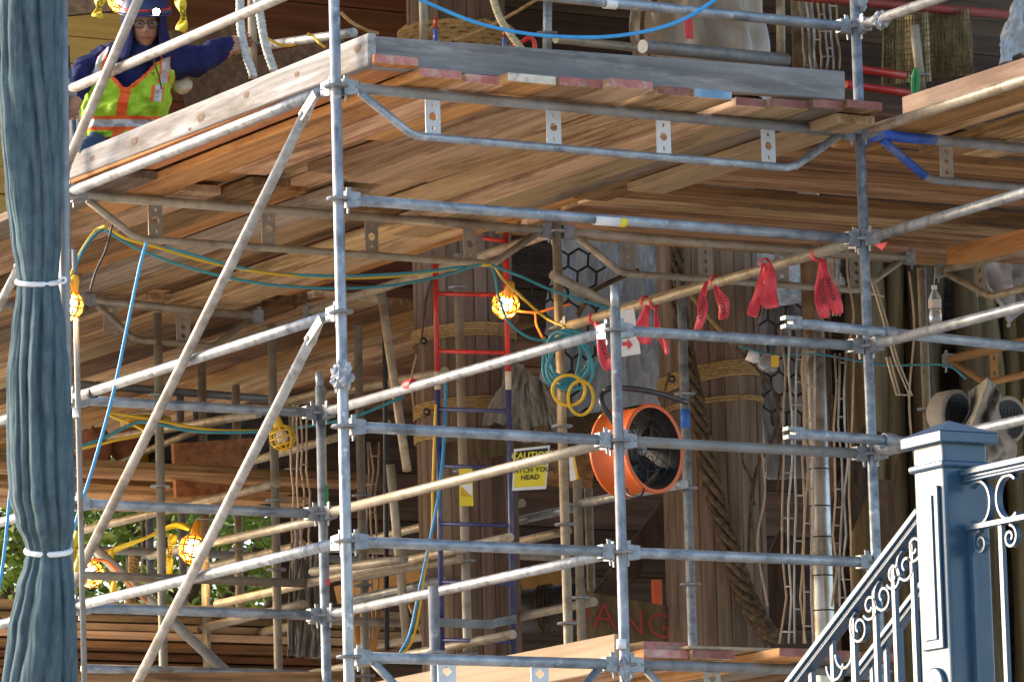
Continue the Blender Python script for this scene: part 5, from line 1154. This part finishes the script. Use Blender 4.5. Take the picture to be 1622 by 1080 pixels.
# level railing coming toward the camera on the right
Q0 = rp(1546, 748); Q0 = V((RXc, ny-.002, Q0.z-.0)); Q0.z = PX(1546, 746, RXc).z; Q1 = V((RXc, ny-2.4, Q0.z))
ro3, d3, up3, _ = rail_obj('level scrolled railing right of the newel, running off the right edge', Q0, Q1, None, 0, 0)
zl_ = PX(1560, 832, RXc).z
MB().box(V((RXc, ny-1.2, zl_)), .04, 2.39, .016).build('lower_rail', BPAINT, ro3)
hh = (Q0.z-.04-zl_)/2; 
for k in range(12):
    c = V((RXc, ny-.075-k*.165, zl_+hh+.004)); s = 1 if k % 2 == 0 else -1
    MB().ribbon([c+YD*s*(hh*.9*math.cos(t))+V((0, 0, hh*math.sin(t))) for t in [-PI*.72+PI*1.44*j/24 for j in range(25)]], V((1, 0, 0)), .024, .009).build('scroll', BPAINT, ro3)
    c2 = V((RXc, ny-.075-k*.165, zl_-.055)); MB().ribbon(spiral(c2, .04, 1.4, PI*.5, s, YD), V((1, 0, 0)), .02, .008).build('scroll', BPAINT, ro3)
    MB().box(V((RXc, ny-.02-k*.165, zl_-.6)), .016, .019, 1.19).build('baluster', BPAINT, ro3)
# stair flight under the railing and landing so that the rails stand on something
st = thing('stair_flight', V((RXc+.65, ny+1.2, 0)), 'stone stair flight below the descending blue railing', 'stairs')
sl = (H1.z-H0.z)/(H1.y-H0.y); zb = H1.z-.98
y = ny; n = 0
while zb-n*.165 > .1 and n < 16:
    MB().box(V((RXc+.65, ny+.16+n*.3, (zb-n*.165)/2)), 1.6, .3, zb-n*.165).build('step', STONE, st); n += 1
la = MB().box(V((RXc+.65, ny-1.35, zb/2)), 1.6, 2.7, zb).build('landing', STONE); tag(la, 'stone stair landing below the level blue railing', 'landing')
# ------------------------------------------------------------------ worker kneeling on the upper deck
WW = 25.5
def J(u, v, dw=0): return PW(u, v, WW+dw)
pel = J(193, 222, .06)
deck_z = Z0+.12
def skin_body():
    pts = {'pel': (pel, .14), 'sp': (J(200, 178, .04), .115), 'ch': (J(207, 122, .02), .13), 'nk': (J(221, 78, -.02), .075), 'hd': (J(226, 55, -.05), .07),
           'lsh': (J(164, 88, .03), .08), 'lel': (J(130, 122, -.06), .074), 'lwr': (J(119, 146, -.22), .05),
           'rsh': (J(263, 97, .0), .09), 'rel': (J(314, 99, .04), .078), 'rwr': (J(356, 76, .1), .058)}
    fwd = V((-_f.x, -_f.y, 0)).normalized()
    for s, n_ in ((-1, 'l'), (1, 'r')):
        hip = pel+CR*(s*.1)-V((0, 0, .04)); kn = V((hip.x, hip.y, 0))+fwd*.34+CR*(s*.04); kn.z = deck_z+.09
        an = V((kn.x, kn.y, 0))-fwd*.42; an.z = deck_z+.07; to = an-fwd*.1; to.z = deck_z+.05
        pts[n_+'hip'] = (hip, .10); pts[n_+'kn'] = (kn, .075); pts[n_+'an'] = (an, .05); pts[n_+'to'] = (to, .045)
    ed = [('pel', 'sp'), ('sp', 'ch'), ('ch', 'nk'), ('nk', 'hd'), ('ch', 'lsh'), ('lsh', 'lel'), ('lel', 'lwr'), ('ch', 'rsh'), ('rsh', 'rel'), ('rel', 'rwr')]
    for n_ in 'lr': ed += [('pel', n_+'hip'), (n_+'hip', n_+'kn'), (n_+'kn', n_+'an'), (n_+'an', n_+'to')]
    # hands
    for n_, w0, dr in (('l', 'lwr', (CR*-.1-CU*.9-_f*.4)), ('r', 'rwr', (CR*.9+CU*.3+_f*.3))):
        dr = dr.normalized(); wp = pts[w0][0]; palm = wp+dr*.075; pts[n_+'pm'] = (palm, .032); ed.append((w0, n_+'pm'))
        sdv = dr.cross(_f).normalized()
        for k in range(4):
            base = palm+sdv*((k-1.5)*.019)+dr*.015; ln = (.036, .042, .039, .03)[k]
            pts[n_+'f%da' % k] = (base+dr*ln, .0095); pts[n_+'f%db' % k] = (base+dr*ln*1.5+_f*-.02, .009); pts[n_+'f%dc' % k] = (base+dr*ln*1.35-_f*.045, .008)
            ed += [(n_+'pm', n_+'f%da' % k), (n_+'f%da' % k, n_+'f%db' % k), (n_+'f%db' % k, n_+'f%dc' % k)]
        th = wp+dr*.04-sdv*.04; pts[n_+'t1'] = (th-_f*.015, .012); pts[n_+'t2'] = (th+dr*.03-_f*.035, .01); ed += [(n_+'pm', n_+'t1'), (n_+'t1', n_+'t2')]
    names = list(pts); idx = {k: i for i, k in enumerate(names)}
    me = bpy.data.meshes.new('tmp'); me.from_pydata([pts[k][0]-pel for k in names], [(idx[a], idx[b]) for a, b in ed], [])
    ob_ = bpy.data.objects.new('tmp', me); COL.objects.link(ob_)
    sk = ob_.modifiers.new('s', 'SKIN'); sk.use_smooth_shade = True
    sv = me.skin_vertices[0].data
    for k in names: sv[idx[k]].radius = (pts[k][1], pts[k][1]); sv[idx[k]].use_root = (k == 'pel')
    ss = ob_.modifiers.new('sub', 'SUBSURF'); ss.levels = 3; ss.render_levels = 3
    bpy.context.view_layer.update()
    dg = bpy.context.evaluated_depsgraph_get(); out = bpy.data.meshes.new_from_object(ob_.evaluated_get(dg)); bpy.data.objects.remove(ob_)
    for mm in (HOOD, JEAN, SKIN, LIP, BLACK): out.materials.append(mm)
    hset = [pts[k][0] for k in names if k[0] in 'lr' and (k.endswith('pm') or 'f' in k[1:] or k[1:] in ('t1', 't2'))]
    for v_ in out.vertices:
        wp_ = v_.co+pel
        if min((wp_-h_).length for h_ in hset) > .07:
            v_.co += v_.normal*(.016*mnoise.noise(wp_*16)+.013*mnoise.noise(V((wp_.x*34, wp_.y*34, wp_.z*22))))
    hp = [k for k in names if k[0] in 'lr' and (k.endswith('pm') or 'f' in k[1:] or k[1:] in ('t1', 't2'))]
    for f in out.polygons:
        c = f.center+pel; best = min(names, key=lambda k: (pts[k][0]-c).length-pts[k][1]*.3)
        f.material_index = 2 if best in hp else (1 if best == 'pel' or best[1:] in ('hip', 'kn', 'an', 'to') else 0); f.use_smooth = True
    return out
wb = skin_body()
wk = thing('person', V((pel.x, pel.y, deck_z)), 'worker kneeling on the upper deck in navy hoodie, lime safety vest and hard hat', 'person')
# head joined to the body mesh
HC = J(230, 38, -.12); hf = (-_f+CR*.10-V((0, 0, .22))).normalized(); hr = hf.cross(V((0, 0, 1))).normalized(); hr = -hr if hr.dot(CR) < 0 else hr; hu = hr.cross(-hf).normalized(); hu = hu if hu.z > 0 else -hu
hb = bmesh.new(); hb.from_mesh(wb)
def headf(a, b):
    t = a*2*PI; ph = (b-.5)*PI; x = math.cos(ph)*math.sin(t); y_ = math.cos(ph)*math.cos(t); z = math.sin(ph)
    rx, ry, rz = .074, .092, .118
    if z < 0: rx *= 1+.35*z*abs(z); ry *= 1+.12*z
    X, Y, Z = x*rx, y_*ry, z*rz
    if y_ > 0:
        Y += .026*math.exp(-(X/.011)**2-((Z+.018)/.018)**2)+.014*math.exp(-(X/.009)**2-((Z-.008)/.022)**2)      # nose
        Y -= .012*math.exp(-((abs(X)-.03)/.015)**2-((Z-.016)/.013)**2)                                          # eye sockets
        Y += .007*math.exp(-(X/.022)**2-((Z+.058)/.008)**2)+.008*math.exp(-(X/.025)**2-((Z+.095)/.018)**2)       # lips, chin
    return HC+hr*X+hf*Y+hu*Z
hm = MB(); hm.grid(headf, 56, 44, wrap=True)
for s in (-1, 1): hm.lathe(HC+hr*(s*.074)-hf*.005, hr*s, [(-.005, .0), (0, .026), (.008, .028), (.012, .018), (.008, .0)], 12)
o_ = len(hb.verts)
vs = [hb.verts.new(v-pel) for v in hm.v]
for f in hm.f:
    try: ff = hb.faces.new([vs[i] for i in f]); ff.smooth = True
    except ValueError: continue
    c = ff.calc_center_median()+pel-HC; X, Y, Z = c.dot(hr), c.dot(hf), c.dot(hu)
    ff.material_index = 3 if (Y > .05 and abs(X) < .024 and abs(Z+.056) < .0085) else 2
bmesh.ops.recalc_face_normals(hb, faces=hb.faces); hb.to_mesh(wb); hb.free()
bo_ = bpy.data.objects.new('body', wb); COL.objects.link(bo_); bo_.parent = wk; bo_.location = pel-V(wk.location)
for s in (-1, 1): MB().lathe(HC+hr*(s*.03)+hf*.082+hu*.016, hf, [(-.012, 0), (-.01, .007), (-.003, .0085), (.000, .006), (.002, 0)], 12).build('eye', [OFFW], wk)
for s in (-1, 1): MB().lathe(HC+hr*(s*.031)+hf*.0865+hu*.016, hf, [(-.003, .0065), (-.001, .0045), (-.0005, 0)], 10).build('iris', DARK, wk)
gl = MB()
for s in (-1, 1): gl.tube([HC+hr*(s*.031+.026*math.cos(t))+hf*.098+hu*(.012+.018*math.sin(t)) for t in [2*PI*j/20 for j in range(20)]], .0022, 6, closed=True)
gl.tube([HC+hr*-.006+hf*.1+hu*.016, HC+hr*.006+hf*.1+hu*.016], .002, 6)
for s in (-1, 1): gl.tube([HC+hr*(s*.057)+hf*.096+hu*.014, HC+hr*(s*.078)+hu*.012], .002, 6)
sg = gl.build('safety_glasses', BLACK, wk)
for s in (-1, 1): MB().lathe(HC+hr*(s*.031)+hf*.097+hu*.012, hf, [(-.001, .025), (.0, .025), (.002, .012), (.0025, 0)], 16).build('lens', mat('clear_lens', [(.8, .8, .8)], 3, rough=.05, bump=0, rnd=0, trans=1.0), sg)
# hood round the head
def hoodf(a, b):
    t = R(38)+a*R(284); ph = -1.25+b*2.35
    x, y_ = math.sin(t), math.cos(t); k = math.cos(ph*.72) if ph > 0 else 1+.32*(-ph/1.25)**2
    rr = 1+.05*math.sin(t*5+b*6)
    return HC+hr*(x*.105*k*rr)+hf*(y_*.115*k*rr-.012)+hu*(ph*.12-.005)
ho_ = MB().grid(hoodf, 34, 20).build('hood', HOOD, wk); m_ = ho_.modifiers.new('t', 'SOLIDIFY'); m_.thickness = .014; m_.offset = 0
def collf(a, b):
    t = a*2*PI; c = J(222, 76, -.03); rr = .105+.05*b+.01*math.sin(t*4+1)
    return c+CR*(rr*math.sin(t))-_f*(rr*.85*math.cos(t)+.01)+V((0, 0, .05-.10*b+.02*math.cos(t)*-1))
m_ = MB().grid(collf, 30, 8, wrap=True).build('hood_collar', HOOD, wk).modifiers.new('t', 'SOLIDIFY'); m_.thickness = .02
# hard hat with brim, headlamp
hh_ = HC+hu*.058
MB().lathe(hh_, hu, [(0, .128), (.004, .13), (.02, .122), (.06, .105), (.085, .075), (.1, .035), (.104, 0)], 28).build('hard_hat', HARDH, wk)
MB().lathe(hh_+hf*.03, hu, [(-.006, .10), (-.002, .134), (.002, .134), (.006, .12)], 28).build('hat_brim', HARDH, wk)
MB().lathe(hh_+hu*.022, hu, [(-.006, .123), (-.005, .1275), (.005, .125), (.006, .119)], 28).build('headlamp_strap', RED, wk)
lp = hh_+hf*.13+hu*.02+hr*.05
MB().lathe(lp, hf, [(-.02, .0), (-.02, .024), (.012, .024), (.014, .018)], 16).build('headlamp', BSTEEL, wk)
MB().lathe(lp, hf, [(.008, 0), (.012, .017), (.0125, .0)], 14).build('headlamp_lens', mat('headlamp_light', [(1, .95, .8)], 3, rough=.3, bump=0, rnd=0, emit=(1, .86, .6, 40)), wk)
# vest
sec = [(0, J(189, 222, .05), .215, .16), (.25, J(195, 190, .04), .213, .165), (.5, J(202, 152, .02), .212, .17), (.75, J(209, 115, .0), .21, .17), (.9, J(214, 92, .0), .19, .15), (1, J(217, 76, .0), .15, .12)]
def vsec(b):
    for s0, s1 in zip(sec, sec[1:]):
        if s0[0] <= b <= s1[0]:
            t = (b-s0[0])/(s1[0]-s0[0]); return s0[1].lerp(s1[1], t), s0[2]+(s1[2]-s0[2])*t, s0[3]+(s1[3]-s0[3])*t
    return sec[-1][1:]
def vestf(a, b):
    c, rx, ry = vsec(b); t = (a-.5)*2*PI
    n_ = mnoise.noise(V((math.sin(t)*3, math.cos(t)*3, b*6)))*.03+(.5-abs(mnoise.noise(V((math.sin(t)*4+b*3, math.cos(t)*4, b*7)))))*.03
    sx, cy_ = math.sin(t), math.cos(t)
    sx = math.copysign(abs(sx)**.8, sx)
    return c+CR*(rx*sx)*(1+n_*2)-_f*((ry+n_*1.6)*cy_)+V((0, 0, 0))
vb = MB(); NU, NV = 180, 130
vb.grid(vestf, NU, NV, wrap=True)
keep_f, keep_m = [], []
for n_, f in enumerate(vb.f):
    i, j = n_ % NU, n_//NU; a = (i+.5)/NU-.5; b = (j+.5)/NV; aw = abs(a)
    mi = 0
    vneck = .0+max(0, (b-.56))*.30
    if b > .56 and aw < vneck: continue                              # V neck open
    side = abs(aw-.25)
    if b > .60 and side < (b-.60)*.22: continue                       # arm holes
    if b < .02 or aw < .012: mi = 1
    if .10 < b < .145 or .235 < b < .275: mi = 1
    elif .145 <= b <= .235: mi = 2
    if b > .56 and aw-vneck < .016: mi = 1
    if b > .60 and side-(b-.60)*.22 < .014: mi = 1
    if b > .62 and .118 < aw < .165: mi = 2
    if b > .62 and (.103 < aw <= .118 or .165 <= aw < .178): mi = 1
    if .42 < b < .60 and .085 < a < .15: mi = 1 if (a < .10 or a > .137) else 2    # badge pocket
    keep_f.append(f); keep_m.append(mi)
vb.f, vb.m, vb.s = keep_f, keep_m, [True]*len(keep_f)
ve = vb.build('safety_vest', [LIME, HVO, SILV], wk); m_ = ve.modifiers.new('t', 'SOLIDIFY'); m_.thickness = .006
cable('drawstring', '', '', [J(242, 88, -.2), J(246, 105, -.22), J(252, 122, -.22), J(256, 142, -.22)], .004, BLACK, parent=wk)
MB().tube(spline([J(112, 148, -.3), J(116, 185, -.3), J(119, 212, -.3)], 3), .016, 8).build('tool_grip', BSTEEL, wk) if False else None
o = thing('pry_bar', J(119, 218, -.25), 'long blue steel bar held by the worker beside the curtain', 'bar')
MB().tube([J(107, 72, -.25), J(109, 110, -.25)], .009, 8).build('tip', BSTEEL, o); MB().tube([J(109, 108, -.25), J(114, 160, -.25), J(119, 222, -.25)], .012, 8).build('shaft', mat('steel_blue_bar', [(.08, .15, .25), (.14, .23, .34)], 9, rough=.4, metal=.4), o)
sack('cream work glove hanging from the vest side', 288, 135, 25.6, .055, .045, WHTWORN, 12)
for o in [o for o in bpy.data.objects if o.get('label', '').startswith('cream work glove')]: o.name = 'work_glove'; o['category'] = 'glove'; del o['group']
# ------------------------------------------------------------------ unseen plank deck added overhead to shade the levels below; trees behind
D9 = deck('unseen plank deck added above the worker to cast shade', (2.5, 3, Z0+2.6))
x = -.1
while x < 7.5:
    plank(D9, x+.002, x+.233, -.1, 7.2, Z0+2.62); x += .235
def tree(label, c, h, r, n, seed, lz=1.2):
    rng = random.Random(seed); c = V(c); o = thing('tree', c, label, 'tree', 'trees behind the scaffold')
    t = MB(); t.tube(spline([c, c+V((.1, .05, h*.4)), c+V((-.05, .1, h*.8))], 4), [.22-.02*i for i in range(9)], 9)
    cl = []
    for k in range(26):
        a = rng.uniform(0, 2*PI); rr = r*math.sqrt(rng.random()); z = rng.uniform(lz, h*1.05)
        e = c+V((math.cos(a)*rr, math.sin(a)*rr, z)); cl.append(e)
        s_ = c+V((0, 0, min(z*.75, h*.7))); t.tube(spline([s_, s_.lerp(e, .5)+V((0, 0, .15)), e], 3), [.06-.007*i for i in range(7)], 5)
    t.build('trunk', BARK, o); lf = MB()
    for k in range(n):
        e = rng.choice(cl); p = e+V((rng.gauss(0, .38), rng.gauss(0, .38), rng.gauss(0, .30)))
        d = V((rng.gauss(0, 1), rng.gauss(0, 1), rng.gauss(-.3, .6))).normalized(); s = d.orthogonal().normalized(); s.rotate(Matrix.Rotation(rng.uniform(0, 6.3), 3, d)); L_ = rng.uniform(.07, .13)
        bend = d.cross(s)*(L_*.18)
        lf.add([p, p+d*L_*.5+s*L_*.28+bend, p+d*L_, p+d*L_*.5-s*L_*.28+bend], [(0, 1, 2, 3)])
    lf.build('crown', LEAF, o)
def tree_at(label, u, wd, h, r, n, seed, lz):
    p = PW(u, 890, wd); tree(label, (p.x, p.y, 0), h, r, n, seed, lz)
tree_at('leafy green tree glimpsed between the two lit lamps, left', 235, 36, 6.6, 1.7, 9000, 3, 3.2)
tree_at('leafy green tree glimpsed right of the lit lamp behind the crossing braces', 400, 37, 6.6, 1.7, 9000, 8, 3.2)
tree_at('dense tree filling the gap behind the lower braces', 320, 44, 8.5, 3.2, 16000, 12, 3.0)
tree_at('leafy tree at the far left edge behind the curtain', 20, 42, 8.0, 2.6, 12000, 15, 3.0)
tree_at('leafy tree glimpsed right of the ladder', 860, 42, 8.0, 2.4, 8000, 19, 3.0)
